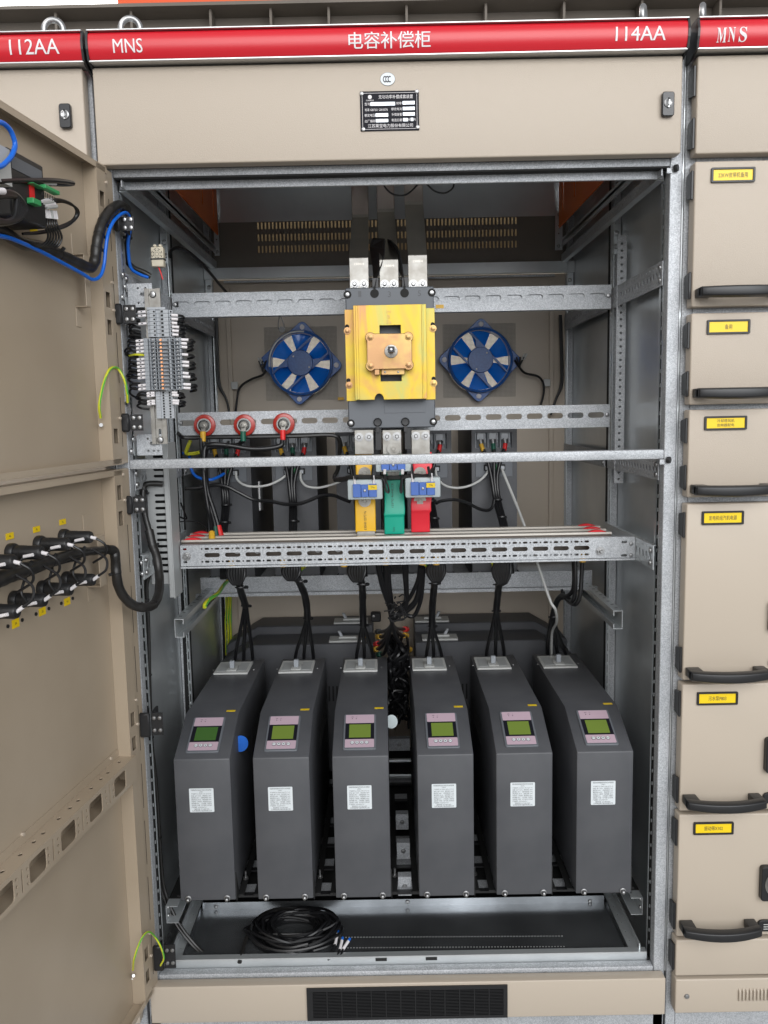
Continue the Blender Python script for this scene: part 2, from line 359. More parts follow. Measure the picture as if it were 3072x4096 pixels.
def lock(parent, x0, x1, z0, z1, y):
    g = MB(); g.prism(rrect(x0, x1, z0, z1, .004), XZ, y, y-.008); l = part(g, 'lock', M['glass'], parent, bevel=.0012, smooth=True)
    cx, cz = (x0+x1)/2, z0+(z1-z0)*.53
    g = MB(); g.lathe([(.0072, 0), (.0072, .0015), (.0055, .0022), (.0030, .0010)], (cx, y-.008, cz), (0, -1, 0)); g.box(cx-.001, cx+.001, y-.0125, y-.0095, cz-.004, cz+.004)
    g.box(cx-.0012, cx+.0012, y-.0106, y-.008, cz-.0075, cz-.005)
    part(g, 'lock_cylinder', M['steel'], l, smooth=True)
    g = MB(); g.box(cx-.0014, cx+.0014, y-.0106, y-.0092, cz+.0035, cz+.0075); part(g, 'keyway', M['hole'], l)
def eyebolt(parent, x, y, r=.0165, rot=0.):
    g = MB(); n = 28; m_ = 10; vs = []; fs = []
    for i in range(n):
        t = 2*math.pi*i/n
        for k in range(m_):
            s = 2*math.pi*k/m_; rr = r+.0052*math.cos(s)
            px, pz = rr*math.cos(t), rr*math.sin(t)
            vs.append((x+px*math.cos(rot)-.0052*math.sin(s)*math.sin(rot), y+px*math.sin(rot)+.0052*math.sin(s)*math.cos(rot), 2.003+pz))
    for i in range(n):
        for k in range(m_): fs.append((i*m_+k, ((i+1) % n)*m_+k, ((i+1) % n)*m_+(k+1) % m_, i*m_+(k+1) % m_))
    g.add(vs, fs); g.cyl((x, y, 1.97), (x, y, 1.99), .009); g.cyl((x, y, 1.957), (x, y, 1.970), .014)
    part(g, 'lifting_eye', M['steel'], parent, smooth=True)
def door_panel(parent, name, x0, x1, z0, z1, y0=-.030, y1=-.004, m='beige', bev=.0028):
    g = MB(); g.box(x0, x1, y0, y1, z0, z1); return part(g, name, M[m], parent, bevel=bev, smooth=True, seg=3)

# ================================================================== MAIN CABINET
cab = thing('switchgear_cabinet', 'tall galvanised and beige cabinet standing open in the middle, capacitor modules and wiring inside', 'cabinet', (0, 0, .05))
XF = .4746; XO = .4955
# front posts
for s in (-1, 1):
    g = MB(); a, b_ = sorted((s*XF, s*XO)); g.box(a, b_, 0, .022, .10, 1.955); p_ = part(g, 'front_post', M['galv'], cab, bevel=.0012, smooth=True)
    hs = [slot(.034 if k % 2 == 0 else .034, .30+k*.025, .004, .007, 3) for k in range(64)]
    g = MB(); g.plate(rect(.022, .048, .262, 1.93), hs, YZ, s*(XF+.001), s*(XF+.0028)); part(g, 'perforated_flange', M['galvd'], cab)
    g = MB(); a, b_ = sorted((s*(XF+.004), s*(XO-.001))); g.box(a, b_, .022, .050, .262, 1.93); part(g, 'post_hollow_shade', M['hole'], cab)  # dark box painting the shade inside the hollow post
# middle and rear posts
for s in (-1, 1):
    for y, nm in ((.3635, 'middle_post'), (.805, 'rear_post')):
        hs = [circ(s*.4815, .30+k*.025, .0019, 8) for k in range(60)] if s < 0 else []
        g = MB(); g.plate(rect(*sorted((s*XF, s*XO)), .262, 1.93), hs, XZ, y, y+.0025); part(g, nm, M['galv'], cab)
        g = MB(); g.plate(rect(y-.02, y-.0005, .262, 1.93), [slot(y-.010, .285+k*.025, .004, .007, 3) for k in range(64)], YZ, s*(XF+.0003), s*(XF+.0022)); part(g, 'post_flange', M['galvd'], cab)
        g = MB(); a, b_ = sorted((s*(XF+.003), s*(XO-.001))); g.box(a, b_, y+.0028, y+.03, .262, 1.93); part(g, 'post_hollow_shade', M['hole'], cab)  # dark box for the shade behind the post holes
# side walls
for s in (-1, 1):
    g = MB(); a, b_ = sorted((s*.4965, s*.4985)); g.box(a, b_, .002, .84, .262, 1.955); part(g, 'side_wall', M['galvd'], cab)
# roof + bottom
g = MB(); g.box(-.4955, .4955, .0, .84, 1.957, 1.9595); part(g, 'roof_sheet', M['galvd'], cab)
# front beams (lower edge of the top compartment, middle, bottom)
g = MB(); g.box(-XF+.0003, XF-.0003, .0, .024, 1.7424, 1.7558); g.box(-XF+.002, XF-.002, .024, .030, 1.728, 1.7558); part(g, 'crossbeam', M['galv'], cab, bevel=.0018, smooth=True, seg=2)
g = MB(); g.box(-XF+.0003, XF-.0003, .0, .026, 1.2445, 1.2611); part(g, 'crossbeam', M['galv'], cab, bevel=.0020, smooth=True, seg=2)
g = MB(); g.box(-XF+.0003, XF-.0003, .0, .018, .2595, .2735); part(g, 'crossbeam', M['galv'], cab, bevel=.0020, smooth=True, seg=2)
g = MB(); g.box(-.468, .468, .020, .0215, .262, .2895); g.box(-.468, .468, .0217, .034, .2880, .2895); part(g, 'bottom_lip', M['galvd'], cab)
for x in (-.115, -.05):
    q = at(1525 if x < -.1 else 1726, 3852, .0195).x; g = MB(); g.box(q-.011, q+.011, .0190, .0199, .280, .2862); part(g, 'slot_opening', M['hole'], cab)
g = MB(); g.box(-XF+.001, XF-.001, -.0015, .02, 1.905, 1.9098); part(g, 'crossbeam', M['galvd'], cab)
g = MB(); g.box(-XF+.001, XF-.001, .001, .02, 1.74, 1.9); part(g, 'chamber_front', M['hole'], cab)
# top front panel
tp = door_panel(cab, 'top_panel', -.4895, .4815, 1.7540, 1.9080)
lock(cab, .4465, .4665, 1.8110, 1.8495, -.030)
# CCC mark
g = MB(); g.prism([(-.0038+.0125*math.cos(t*math.pi/16), 1.8803+.0105*math.sin(t*math.pi/16)) for t in range(32)], XZ, -.0303, -.0306)
mk = part(g, 'certification_mark', M['ink'], cab)
g = MB(); g.prism([(-.0038+.0120*math.cos(t*math.pi/16), 1.8803+.0100*math.sin(t*math.pi/16)) for t in range(32)], XZ, -.0307, -.0310); part(g, 'mark_face', M['paper'], mk)
g = MB()
for k in range(3):
    cx = -.0082+k*.0040
    pts = [(cx+r_*.0036*math.cos(t), 1.8800+r_*.0052*math.sin(t)) for r_, ts in ((1, range(9)), (.62, range(8, -1, -1))) for t in [R(60+i*30) for i in ts]]
    g.prism(pts, XZ, -.0311, -.0313)
part(g, 'mark_letters', M['ink'], mk)
# nameplate
g = MB(); g.box(-.0500, .0470, -.0315, -.0302, 1.7990, 1.8615); npl = part(g, 'nameplate', M['plate'], cab)
def NP(px, py): return (-.0500+(px-287)/(1453-287)*.097, 1.8612-(py-225)/(995-225)*.0620)
g = MB()
for (x0, y0, x1, y1) in ((330, 258, 1412, 262), (330, 962, 1412, 966), (328, 258, 332, 966), (1410, 258, 1414, 966)):
    (a0, b1), (a1, b0) = NP(x0-1, y0-1), NP(x1+1, y1+1); g.box(a0, a1, -.0320, -.0316, b0, b1)
def npt(body, x0, y0, x1, y1, mb, yy=-.0320):
    (a0, b1), (a1, b0) = NP(x0, y0), NP(x1, y1); text(mb, body, a0, a1, b0, b1, lambda a, b: (a, yy, b))
for t_ in (('无功功率补偿成套装置', 655, 300, 1335, 375), ('型号', 378, 445, 485, 500), ('频率', 1002, 440, 1110, 495), ('标准 GB7251 GB15576', 378, 555, 832, 612),
           ('额定电流', 905, 550, 1112, 605), ('额定电压', 372, 662, 580, 720), ('补偿容量', 908, 655, 1112, 712), ('出厂编码', 375, 775, 580, 832), ('制造日期', 908, 765, 1112, 822),
           ('江苏莱宝电力股份有限公司', 432, 862, 1328, 935), ('龙城莱宝', 403, 385, 560, 415), ('年', 1242, 765, 1280, 812), ('月', 1345, 765, 1380, 812)):
    npt(*t_, g)
cxl, czl = NP(483, 333); g.prism([(cxl+.0032*math.cos(t*math.pi/10), czl+.0032*math.sin(t*math.pi/10)) for t in range(20)], XZ, -.0317, -.0320)
part(g, 'engraving', M['white'], npl)
g = MB()
for (x0, y0, x1, y1) in ((492, 437, 980, 505), (1130, 428, 1368, 492), (1132, 540, 1368, 602), (590, 655, 838, 720), (1132, 648, 1368, 710), (592, 768, 838, 828), (1135, 760, 1232, 820), (1286, 758, 1338, 818)):
    (a0, b1), (a1, b0) = NP(x0, y0), NP(x1, y1); g.box(a0, a1, -.0319, -.0316, b0, b1)
parts(g, 'value_field', M['field'], npl)
g = MB()
for t_ in (('LLD0.4-600K/480-SD', 555, 450, 905, 490), ('50Hz', 1195, 440, 1305, 482), ('652  A', 1175, 550, 1330, 590), ('400  V', 655, 668, 815, 706), ('600 Kvar', 1175, 660, 1355, 698)):
    npt(*t_, g, -.0322)
part(g, 'value_print', M['ink'], npl)
for px, py in ((322, 268), (1412, 248), (340, 962), (1420, 942)):
    a, b_ = NP(px, py); g = MB(); g.lathe([(.0032, 0), (.0030, .0012), (.0014, .0018)], (a, -.0320, b_), (0, -1, 0), 14); part(g, 'rivet', M['steel'], npl, smooth=True)
# header
hd = cabsign(cab, -.4885, .4830)
signtext(hd, 'MNS', -.4465, -.3990, 1.9215, 1.9422, .0002)
signtext(hd, '电容补偿柜', -.0662, .0661, 1.9200, 1.9450, .0004)
signtext(hd, '114AA', .3645, .4450, 1.9235, 1.9447, .0002)
eyebolt(cab, at(522, 118, .05).x, .05, rot=.05); eyebolt(cab, at(2573, 90, .05).x, .05, rot=1.15)
# kick plate with grille
kp = door_panel(cab, 'kick_plate', -.4845, .4895, .1925, .2670, -.026, -.003, 'beige_s', .002)
g = MB(); g.plate(rect(-.1880, .1908, .1955, .2615), [rect(-.178+i*.0278+.0012, -.178+(i+1)*.0278-.0002, .2015+k*.0030, .2015+k*.0030+.0019) for i in range(13) for k in range(18)], XZ, -.0300, -.0270)
vg = part(g, 'vent_grille', M['black'], cab)
g = MB(); g.box(-.186, .189, -.0268, -.0262, .197, .260); part(g, 'grille_backing', M['hole'], vg)
p = at(1844, 3962+3072-3072+0, -.02)
g = MB(); screw(g, at(2185, 3895, -.002), .0045, (0, -1, 0)); g.box(*(lambda q: (q.x-.002, q.x+.002, -.012, -.002, q.z-.006, q.z+.005))(at(2185, 3898, -.002))); part(g, 'latch_screw', M['steel'], cab, smooth=True)
g = MB(); g.box(-.4955, .4955, .0, .80, .052, .1915); part(g, 'base_frame', M['galv'], cab, bevel=.002)
# floor tray
g = MB(); g.box(-.436, .436, .030, .195, .2790, .2805); g.box(-.432, .432, .195, .197, .2790, .2965); g.box(-.437, -.435, .03, .195, .279, .287); g.box(.435, .437, .03, .195, .279, .287)
tr = part(g, 'floor_tray', M['tray'], cab)
g = MB()
for zz, u0, u1 in ((3751, 1075, 1280), (3748, 1372, 2260), (3796, 1050, 1310), (3790, 1380, 2275)):
    n_ = int((u1-u0)/12)
    for k in range(n_):
        d = ray(u0+k*12, zz-(u0+k*12-1536)*.006); t = (.2808-CZ)/d.z; q = CAMP+d*t; g.box(q.x-.0009, q.x+.0009, q.y-.001, q.y+.001, .2806, .2811)
part(g, 'perforation_row', M['lgrey'], tr)
g = MB()
for u, v in ((864, 3627), (1630, 3607), (2360, 3605)):
    screw(g, at(u, v, .1948), .0045)
parts(g, 'tray_screw', M['steel'], tr, smooth=True)
# floor rails both sides
for s in (-1, 1):
    g = MB(); fs_ = [circ(s*.446, .06+k*.028, .0018, 8) for k in range(24)]
    g.plate(rect(*sorted((s*.438, s*.456)), .03, .80), fs_, XY, .284, .286); g.box(*sorted((s*.456, s*.458)), .03, .80, .262, .300); part(g, 'floor_rail', M['galvd'], cab)
g = MB(); g.box(-.47, .47, .2, .80, .262, .2635); part(g, 'floor_sheet', M['blackm'], cab)
# depth beams, top
for s in (-1, 1):
    hs = [slot(.02+k*.018, 1.738, .0025, .006, 3) for k in range(43)]
    g = MB(); g.plate(rect(.005, .80, 1.7285, 1.748), hs, YZ, s*.4615, s*.4632); part(g, 'side_beam', M['galv'], cab)
    g = MB(); g.box(*sorted((s*.4650, s*.4655)), .01, .79, 1.7300, 1.7470); g.box(*sorted((s*.4620, s*.4625)), .04, .79, 1.7660, 1.7850); part(g, 'beam_slot_shade', M['hole'], cab)  # dark strips painting the shade seen through the beam slots
    g = MB(); g.box(*sorted((s*.4617, s*.474)), .03, .80, 1.7270, 1.7288); part(g, 'beam_flange', M['galvd'], cab)
    hs = [slot(.02+k*.018, 1.777, .0025, .006, 3) for k in range(43)]
    g = MB(); g.plate(rect(.03, .80, 1.7640, 1.7860), hs, YZ, s*.4590, s*.4605); part(g, 'side_beam', M['galvd'], cab)
    # perforated straps (two levels), front->middle and middle->rear
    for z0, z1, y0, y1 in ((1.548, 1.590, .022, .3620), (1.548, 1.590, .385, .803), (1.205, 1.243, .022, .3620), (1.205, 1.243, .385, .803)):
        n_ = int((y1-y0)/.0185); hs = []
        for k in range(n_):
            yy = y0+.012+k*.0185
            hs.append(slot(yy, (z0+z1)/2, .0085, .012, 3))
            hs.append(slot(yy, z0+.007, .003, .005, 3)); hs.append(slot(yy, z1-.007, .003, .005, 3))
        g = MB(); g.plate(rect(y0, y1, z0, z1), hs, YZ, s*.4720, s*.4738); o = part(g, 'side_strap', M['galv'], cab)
        g = MB(); g.box(*sorted((s*.4755, s*.4762)), y0+.004, y1-.004, z0+.003, z1-.003); part(g, 'strap_hole_shade', M['hole'], o)  # dark strip standing in for the shade behind the strap holes
        g = MB()
        for zz in (z0+.010, z1-.010): screw(g, (s*.4718, y0+.012, zz), .0055, (-s, 0, 0))
        parts(g, 'strap_bolt', M['steel'], o, smooth=True)
# hanging perforated strip right
g = MB(); g.plate(rect(.4708, .4905, 1.176, 1.692), [circ(.4805, 1.185+k*.0140, .0026, 10) for k in range(36)], XZ, .300, .3025); part(g, 'perforated_strip', M['galv'], cab)
# angle plates behind fans/upper rear
for u0, u1, v0, v1 in ((853, 879, 869, 1023), (2221, 2249, 843, 1000)):
    a = at(u0, v0, .79); b_ = at(u1, v1, .79); g = MB(); g.plate(rect(a.x, b_.x, b_.z, a.z), [circ((a.x+b_.x)/2, b_.z+(a.z-b_.z)*k, .0022, 8) for k in (.42, .62)], XZ, .788, .791); o = part(g, 'joint_plate', M['galvd'], cab)
    g = MB(); screw(g, ((a.x+b_.x)/2, .788, b_.z+.01), .005); screw(g, ((a.x+b_.x)/2, .788, a.z-.01), .005); parts(g, 'joint_bolt', M['steel'], o, smooth=True)
# mid-post top gussets
for s in (-1, 1):
    for y, zt in ((.3615, 1.727), (.803, 1.727)):
        g = MB(); g.box(*sorted((s*.476, s*.494)), y-.002, y-.0005, zt-.062, zt); o = part(g, 'gusset', M['galvd'], cab)
        g = MB(); screw(g, (s*.485, y-.002, zt-.018), .0058); screw(g, (s*.485, y-.002, zt-.046), .0058); parts(g, 'gusset_bolt', M['steel'], o, smooth=True)
# rear wall: upper galvanised sheet, vented sheet, beam, beige door
g = MB(); g.box(-.4955, .4955, .806, .808, 1.850, 1.955); part(g, 'rear_wall_top', M['galvd'], cab)
hs = []
for z0, z1 in ((1.8316, 1.8505), (1.8035, 1.8155)): pass
for zc in (1.8400, 1.8090, 1.7790):
    hs += [slot(-.348+k*.00985, zc, .0042, .0185, 3) for k in range(71)]
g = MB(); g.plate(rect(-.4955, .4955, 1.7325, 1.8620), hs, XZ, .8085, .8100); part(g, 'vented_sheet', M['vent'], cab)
g = MB(); g.box(-.4955, .4955, .790, .808, 1.7000, 1.7295); g.box(-.47, .47, .782, .790, 1.7000, 1.7020); part(g, 'rear_beam', M['galvd'], cab)
g = MB(); g.box(-.44, .44, .776, .784, 1.688, 1.6935); part(g, 'rear_beam', M['galv'], cab)
fanc = [at(1203, 1453, .79), at(1920, 1441, .79)]
holes = [circ(c.x, c.z, .088, 28) for c in fanc]
g = MB(); g.plate(rect(-.4955, .4955, .262, 1.6985), holes, XZ, .8085, .8105); rp_ = part(g, 'rear_door', M['beige_s'], cab)
g = MB()
for x in (-.437, .437): g.box(x-.006, x+.006, .800, .8083, .28, 1.68)
g.box(.02, .026, .802, .8083, .30, 1.18); g.box(-.008, -.002, .802, .8083, .30, 1.18)
parts(g, 'door_fold', M['beige_s'], rp_, bevel=.001)
g = MB(); g.box(-.50, .50, .93, .932, 1.70, 1.93); part(g, 'added_vent_plate', M['cover'], cab)  # plate added behind the vents to dim and tint their light
# mesh behind fans
for c in fanc:
    g = MB(); w_ = .0980; n_ = 58
    for k in range(n_+1):
        t = -w_+2*w_*k/n_
        g.box(c.x+t-.0004, c.x+t+.0004, .8060, .8066, c.z-w_, c.z+w_); g.box(c.x-w_, c.x+w_, .8067, .8073, c.z+t-.0004, c.z+t+.0004)
    part(g, 'wire_mesh', M['mesh'], rp_)
# rails carrying the breaker
for z0, z1, closed in ((1.5470, 1.5970, True), (1.2960, 1.3450, False)):
    zc = (z0+z1)/2+.002; xs_ = [-.448+k*.0443 for k in range(21)]
    hs = [slot(x, zc, .0345, .0120, 5) for x in xs_]
    g = MB(); g.plate(rect(-.4675, .4675, z0, z1), hs, XZ, .330, .332)
    g.box(-.4675, .4675, .3322, .352, z0, z0+.002); g.box(-.4675, .4675, .3322, .352, z1-.002, z1)
    mr = part(g, 'mounting_rail', M['galv'], cab)
    if closed: g = MB(); g.box(-.455, .455, .3345, .3360, z0+.012, z1-.008); part(g, 'rail_backing', M['galv'], mr)
    # screw cluster at both ends
    g = MB()
    for s in (-1, 1): screw(g, (s*.462, .3300, zc), .005)
    parts(g, 'rail_bolt', M['steel'], cab, smooth=True)
# shelf for upper modules
g = MB(); g.box(-.461, .461, .440, .442, .9225, .9590); g.box(-.471, .471, .428, .4395, .9150, .9222); g.box(-.461, .461, .442, .70, .9390, .9405); part(g, 'upper_shelf', M['galv'], cab)
# back beam behind m5 right
g = MB(); g.box(.25, .461, .60, .602, .955, 1.02); part(g, 'shelf_back', M['galv'], cab)
# C rails carrying upper shelf
for s in (-1, 1):
    g = MB(); x0 = s*.4490; t_ = s*.0016
    prof = [(x0, .8960), (x0, .9340), (x0-s*.0185, .9340), (x0-s*.0185, .9235), (x0-s*.0185+t_, .9235), (x0-s*.0185+t_, .9324), (x0-t_, .9324), (x0-t_, .8976), (x0-s*.0185+t_, .8976), (x0-s*.0185+t_, .9065), (x0-s*.0185, .9065), (x0-s*.0185, .8960)]
    g.prism(prof, lambda a, b, d: (a, d, b), .148, .79); cr = part(g, 'shelf_rail', M['galvd'], cab)
    g = MB()
    for k in range(6): screw(g, (x0-t_*1.1, .22+k*.03, .915), .0032, (-s, 0, 0))
    parts(g, 'rail_bolt', M['steel'], cr, smooth=True)
    g = MB()
    for k in range(12): g.box(*sorted((x0-s*.004, x0-s*.010)), .17+k*.03, .172+k*.03, .9341, .9344)
    part(g, 'rail_slot', M['hole'], cr)
    # lower C rails
    g = MB(); x0 = s*.4700
    prof = [(x0, .3430), (x0, .3790), (x0-s*.0230, .3790), (x0-s*.0230, .3775), (x0-t_, .3775), (x0-t_, .3445), (x0-s*.0230, .3445), (x0-s*.0230, .3430)]
    g.prism(prof, lambda a, b, d: (a, d, b), .055, .79); cr = part(g, 'shelf_rail', M['galvd'], cab)
    g = MB(); screw(g, (x0-t_*1.1, .066, .3525), .0042, (-s, 0, 0)); screw(g, (x0-t_*1.1, .066, .3700), .0042, (-s, 0, 0)); parts(g, 'rail_bolt', M['steel'], cr, smooth=True)
# lower shelf: cross strips seen between modules
for k, y in enumerate((.075, .165, .255, .345, .46, .55)):
    g = MB(); g.box(-.445, .445, y, y+.034, .3880, .3895); part(g, 'shelf_strip', M['galv'], cab)
    g = MB(); g.box(-.440, .440, y-.012, y-.0005, .3900, .3935); o = part(g, 'shelf_bar', M['black'], cab)
g = MB(); g.box(-.47, .47, .08, .80, .3790, .3805); part(g, 'shelf_sheet', M['blackm'], cab)
# busbar carrier with perforations
xs_ = [at(680+(388+k*189.2)*.434, 2216, .13).x for k in range(20)]
step = xs_[1]-xs_[0]; g = MB(); CZ0, CZ1 = 1.0445, 1.0855
g.plate(rect(-.4254, xs_[0]-.59*step, CZ0, CZ1), [slot(-.4165, 1.0780, .0080, .0042, 4), slot(-.4165, 1.0525, .0080, .0042, 4)], XZ, .1300, .1318)
for x in xs_:
    if x+.41*step > .40: break
    hs = [slot(x, 1.0655, .0305, .0085, 5)]; xe = x+.41*step
    for zz in (1.0780, 1.0525): hs += [slot(x-.25*step, zz, .0090, .0042, 4), slot(x+.25*step, zz, .0090, .0042, 4), circ(x, zz, .0019, 8), circ(x-.5*step, zz, .0019, 8)]
    g.plate(rect(x-.59*step, xe, CZ0, CZ1), hs, XZ, .1300, .1318)
g.plate(rect(xe, .4655, CZ0, CZ1), [slot(.4445, zz, .0120, .0050, 4) for zz in (1.0755, 1.0490)], XZ, .1300, .1318)
g.box(-.4254, .4655, .1320, .146, 1.0838, 1.0853); g.box(-.4254, .4655, .1270, .1298, 1.0400, 1.0435)
pc = part(g, 'busbar_carrier', M['galv'], cab)
for s in (-1, 1):
    n_ = 16; hs = [slot(.042+k*.0200, 1.062, .0100, .0150, 4) for k in range(n_)] + [slot(.042+k*.02, zz, .003, .005, 3) for k in range(n_) for zz in (1.045, 1.079)]
    g = MB(); g.plate(rect(.024, .3600, 1.0400, 1.0850), hs, YZ, s*.4662, s*.4680); g.box(*sorted((s*.4682, s*.4735)), .03, .36, 1.0835, 1.0850); o = part(g, 'carrier_arm', M['galvd'], pc)
    g = MB()
    for zz in (1.0510, 1.0740): screw(g, (s*.4655, .038, zz), .0055, (-s, 0, 0)); screw(g, (s*.458, .130, zz-.002), .0042)
    parts(g, 'arm_bolt', M['steel'], o, smooth=True)
# post bolts on the left inner flange
g = MB()
for u, v in ((492, 1100), (500, 1148), (490, 1190), (532, 1757), (526, 1806), (545, 1893), (548, 1940), (566, 2252), (570, 2296), (536, 1262)):
    screw(g, atx(u, v, -.4700), .0060, (1, 0, 0))
parts(g, 'post_bolt', M['steel'], cab, smooth=True)
# left brackets for terminal strip
for u0, u1, v0, v1 in ((509, 612, 1135, 1228), (545, 650, 1738, 1820)):
    a = at(u0, v0, .024); b_ = at(u1, v1, .024); a.x = max(a.x, -.4730); z1, z0 = a.z, b_.z
    g = MB(); g.plate(rect(a.x, b_.x, z0, z1), [slot(b_.x-.012, (z0+z1)/2+.002, .020, .006, 4), circ(b_.x-.025, z1-.008, .0022, 8), circ(b_.x-.012, z1-.008, .0022, 8), circ(b_.x-.025, z0+.008, .0022, 8), circ(b_.x-.015, z0+.008, .0022, 8), circ(b_.x-.007, z0+.008, .0022, 8)], XZ, .0240, .0255); o = part(g, 'mounting_bracket', M['galv'], cab)
    g = MB(); g.box(-.4735, -.4722, .0256, .045, z0, z1); part(g, 'bracket_foot', M['galvd'], o)
# dark strip cabling hinge plates on left post + hinges
for i, (u0, u1, v0, v1) in enumerate(((452, 492, 860, 925), (449, 500, 1214, 1297), (477, 529, 1654, 1728), (496, 540, 1984, 2058), (553, 612, 2853, 2950), (608, 664, 3785, 3885))):
    a = at(u0, v0, -.022); b_ = at(u1, v1, -.022)
    g = MB(); g.box(a.x, b_.x-.004, -.024, -.016, b_.z, a.z); h_ = part(g, 'door_hinge', M['black'], cab, bevel=.003, smooth=True)
    g = MB()
    for fz in (.25, .75):
        z = b_.z+(a.z-b_.z)*fz
        for dx in (.004, .0145): screw(g, (b_.x+dx-.002, -.0165, z), .0040)
    parts(g, 'hinge_bolt', M['steel'], h_, smooth=True)
    g = MB(); g.box(b_.x-.0038, b_.x+.0175, -.0163, -.0140, b_.z+.002, a.z-.002); g.box(b_.x-.0038, b_.x+.0000, -.0139, .0200, b_.z+.002, a.z-.002); part(g, 'hinge_leaf', M['black'], h_)
# rubber stops right
for u, v in ((2700, 672), (2670, 1840)):
    q = at(u, v, -.004); g = MB(); g.lathe([(.0058, 0), (.0062, .003), (.0055, .006)], (q.x, -.002, q.z), (1.3, -1, 0)); st = part(g, 'door_stop', M['black'], cab, smooth=True)
    g = MB(); g.box(q.x-.013, q.x-.004, -.0022, -.001, q.z-.008, q.z+.001); part(g, 'stop_bracket', M['galv'], st, bevel=.0005)

# ------------------------------------------------------------------ doors of the main cabinet (open, seen from inside)
def door(z0, z1, name, holes_z):
    dr = thing('d', None, None); bpy.data.objects.remove(dr)
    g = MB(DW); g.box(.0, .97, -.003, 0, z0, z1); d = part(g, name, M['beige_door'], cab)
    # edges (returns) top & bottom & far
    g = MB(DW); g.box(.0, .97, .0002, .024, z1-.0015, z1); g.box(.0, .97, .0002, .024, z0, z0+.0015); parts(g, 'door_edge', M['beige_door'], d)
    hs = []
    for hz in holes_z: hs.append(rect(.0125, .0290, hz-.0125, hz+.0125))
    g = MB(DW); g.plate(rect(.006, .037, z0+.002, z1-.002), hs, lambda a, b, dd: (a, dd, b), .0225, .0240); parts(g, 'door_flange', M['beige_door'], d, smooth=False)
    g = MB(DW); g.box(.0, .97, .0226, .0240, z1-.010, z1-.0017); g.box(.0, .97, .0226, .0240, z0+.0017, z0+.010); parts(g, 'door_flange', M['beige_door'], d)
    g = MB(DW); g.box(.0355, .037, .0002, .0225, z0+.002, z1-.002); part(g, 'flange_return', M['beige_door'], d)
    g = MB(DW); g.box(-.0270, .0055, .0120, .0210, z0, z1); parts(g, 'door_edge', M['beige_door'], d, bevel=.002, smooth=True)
    g = MB(DW)
    n_ = int((z1-z0)/.11)
    for k in range(n_): g.box(-.0085, -.0070, .0211, .0213, z0+.03+k*.11, z0+.03+k*.11+.085)
    part(g, 'edge_seam', M['hole'], d)
    g = MB(DW); 
    for hz in holes_z: g.cyl((.0065, .024, hz+.030), (.0065, .0275, hz+.030), .0024, n=10)
    parts(g, 'weld_stud', M['beige_s'], d, smooth=True)
    return d
def dz(u, v, c=.024): return atda(u, v, c)[2]
du_ = door(1.2560, 1.7500, 'upper_door', [dz(395, 788), dz(423, 1196), dz(432, 1308), dz(452, 1745)])
dl_ = door(.2640, 1.2480, 'lower_door', [dz(470, 1972), dz(476, 2076), dz(525, 2882), dz(532, 2978), dz(583, 3820), dz(589, 3908)])
# crossbar channel on lower door
def DCH(mb, poly, d0, d1, z): pass
zc0, zc1 = .6970, .7420
hs = []
for u, v in ((14, 3540), (150, 3413), (273, 3302), (383, 3201), (480, 3109)):
    a = atda(u, v, .030)[0]; hs.append(rrect(a-.0215, a+.0215, .7035, .7350, .005, 3))
for u, v in ((86, 3478), (211, 3352), (329, 3244), (438, 3147)):
    a = atda(u, v, .030)[0]; hs.append(slot(a, .7195, .0034, .034, 3))
    for o_ in (-.0130, .0130):
        for zz in (.7085, .7190, .7295): hs.append(slot(a+o_, zz, .0042, .0052, 4))
g = MB(DW); g.plate(rect(.030, .93, zc0, zc1), hs, lambda a, b, dd: (a, dd, b), .0285, .0300); g.box(.030, .93, .0005, .0284, zc0, zc0+.0015)
ch = part(g, 'door_channel', M['beige_door'], dl_)
hs = [slot(.06+k*.0335+(.009 if k % 3 == 1 else 0), .013, .0085, .0055, 4) for k in range(25)]
g = MB(DW); g.plate(rect(.030, .93, .0005, .0284), hs, lambda a, b, dd: (a, b, dd), zc1-.0015, zc1-.0001); part(g, 'channel_web', M['beige_door'], ch)
g = MB(DW); g.box(.030, .93, .0004, .0015, zc1+.0001, zc1+.014); part(g, 'channel_lip', M['beige_door'], ch)
g = MB(DW)
for u, v in ((443, 3034), (92, 3338)): a, _, z = atda(u, v, .002); g.cyl((a, .0, z), (a, .004, z), .0028, n=10)
for u, v in ((534, 2500), (543, 3465)): a, _, z = atda(u, v, .002); g.cyl((a, .0, z), (a, .004, z), .0026, n=10)
parts(g, 'weld_stud', M['beige_s'], dl_, smooth=True)
# Z brackets on doors
def zbracket(d, pts_c, w0, w1):
    g = MB(DW)
    for (z0, z1, c0, c1) in pts_c: g.box(w0, w1, c0, c1, z0, z1)
    part(g, 'cable_bracket', M['beige_door'], d, bevel=.0006)
a1 = atda(400, 2230, .02)[0]
zt, zb = atda(395, 2105, .01)[2], atda(415, 2355, .01)[2]
zbracket(dl_, ((zt-.012, zt+.022, .0, .0014), (zt-.0135, zt-.012, .0, .024), (zb+.012, zt-.0135, .0226, .024), (zb+.0105, zb+.012, 0, .024), (zb-.014, zb+.0105, 0, .0014)), a1-.012, a1+.012)
a1 = atda(345, 1030, .02)[0]; zt, zb = atda(325, 990, .01)[2], atda(390, 1270, .01)[2]
zbracket(du_, ((zt-.012, zt+.020, .0, .0014), (zt-.0135, zt-.012, .0, .020), (zb+.012, zt-.0135, .0186, .020), (zb+.0105, zb+.012, 0, .020), (zb-.020, zb+.0105, 0, .0014)), a1-.008, a1+.008)
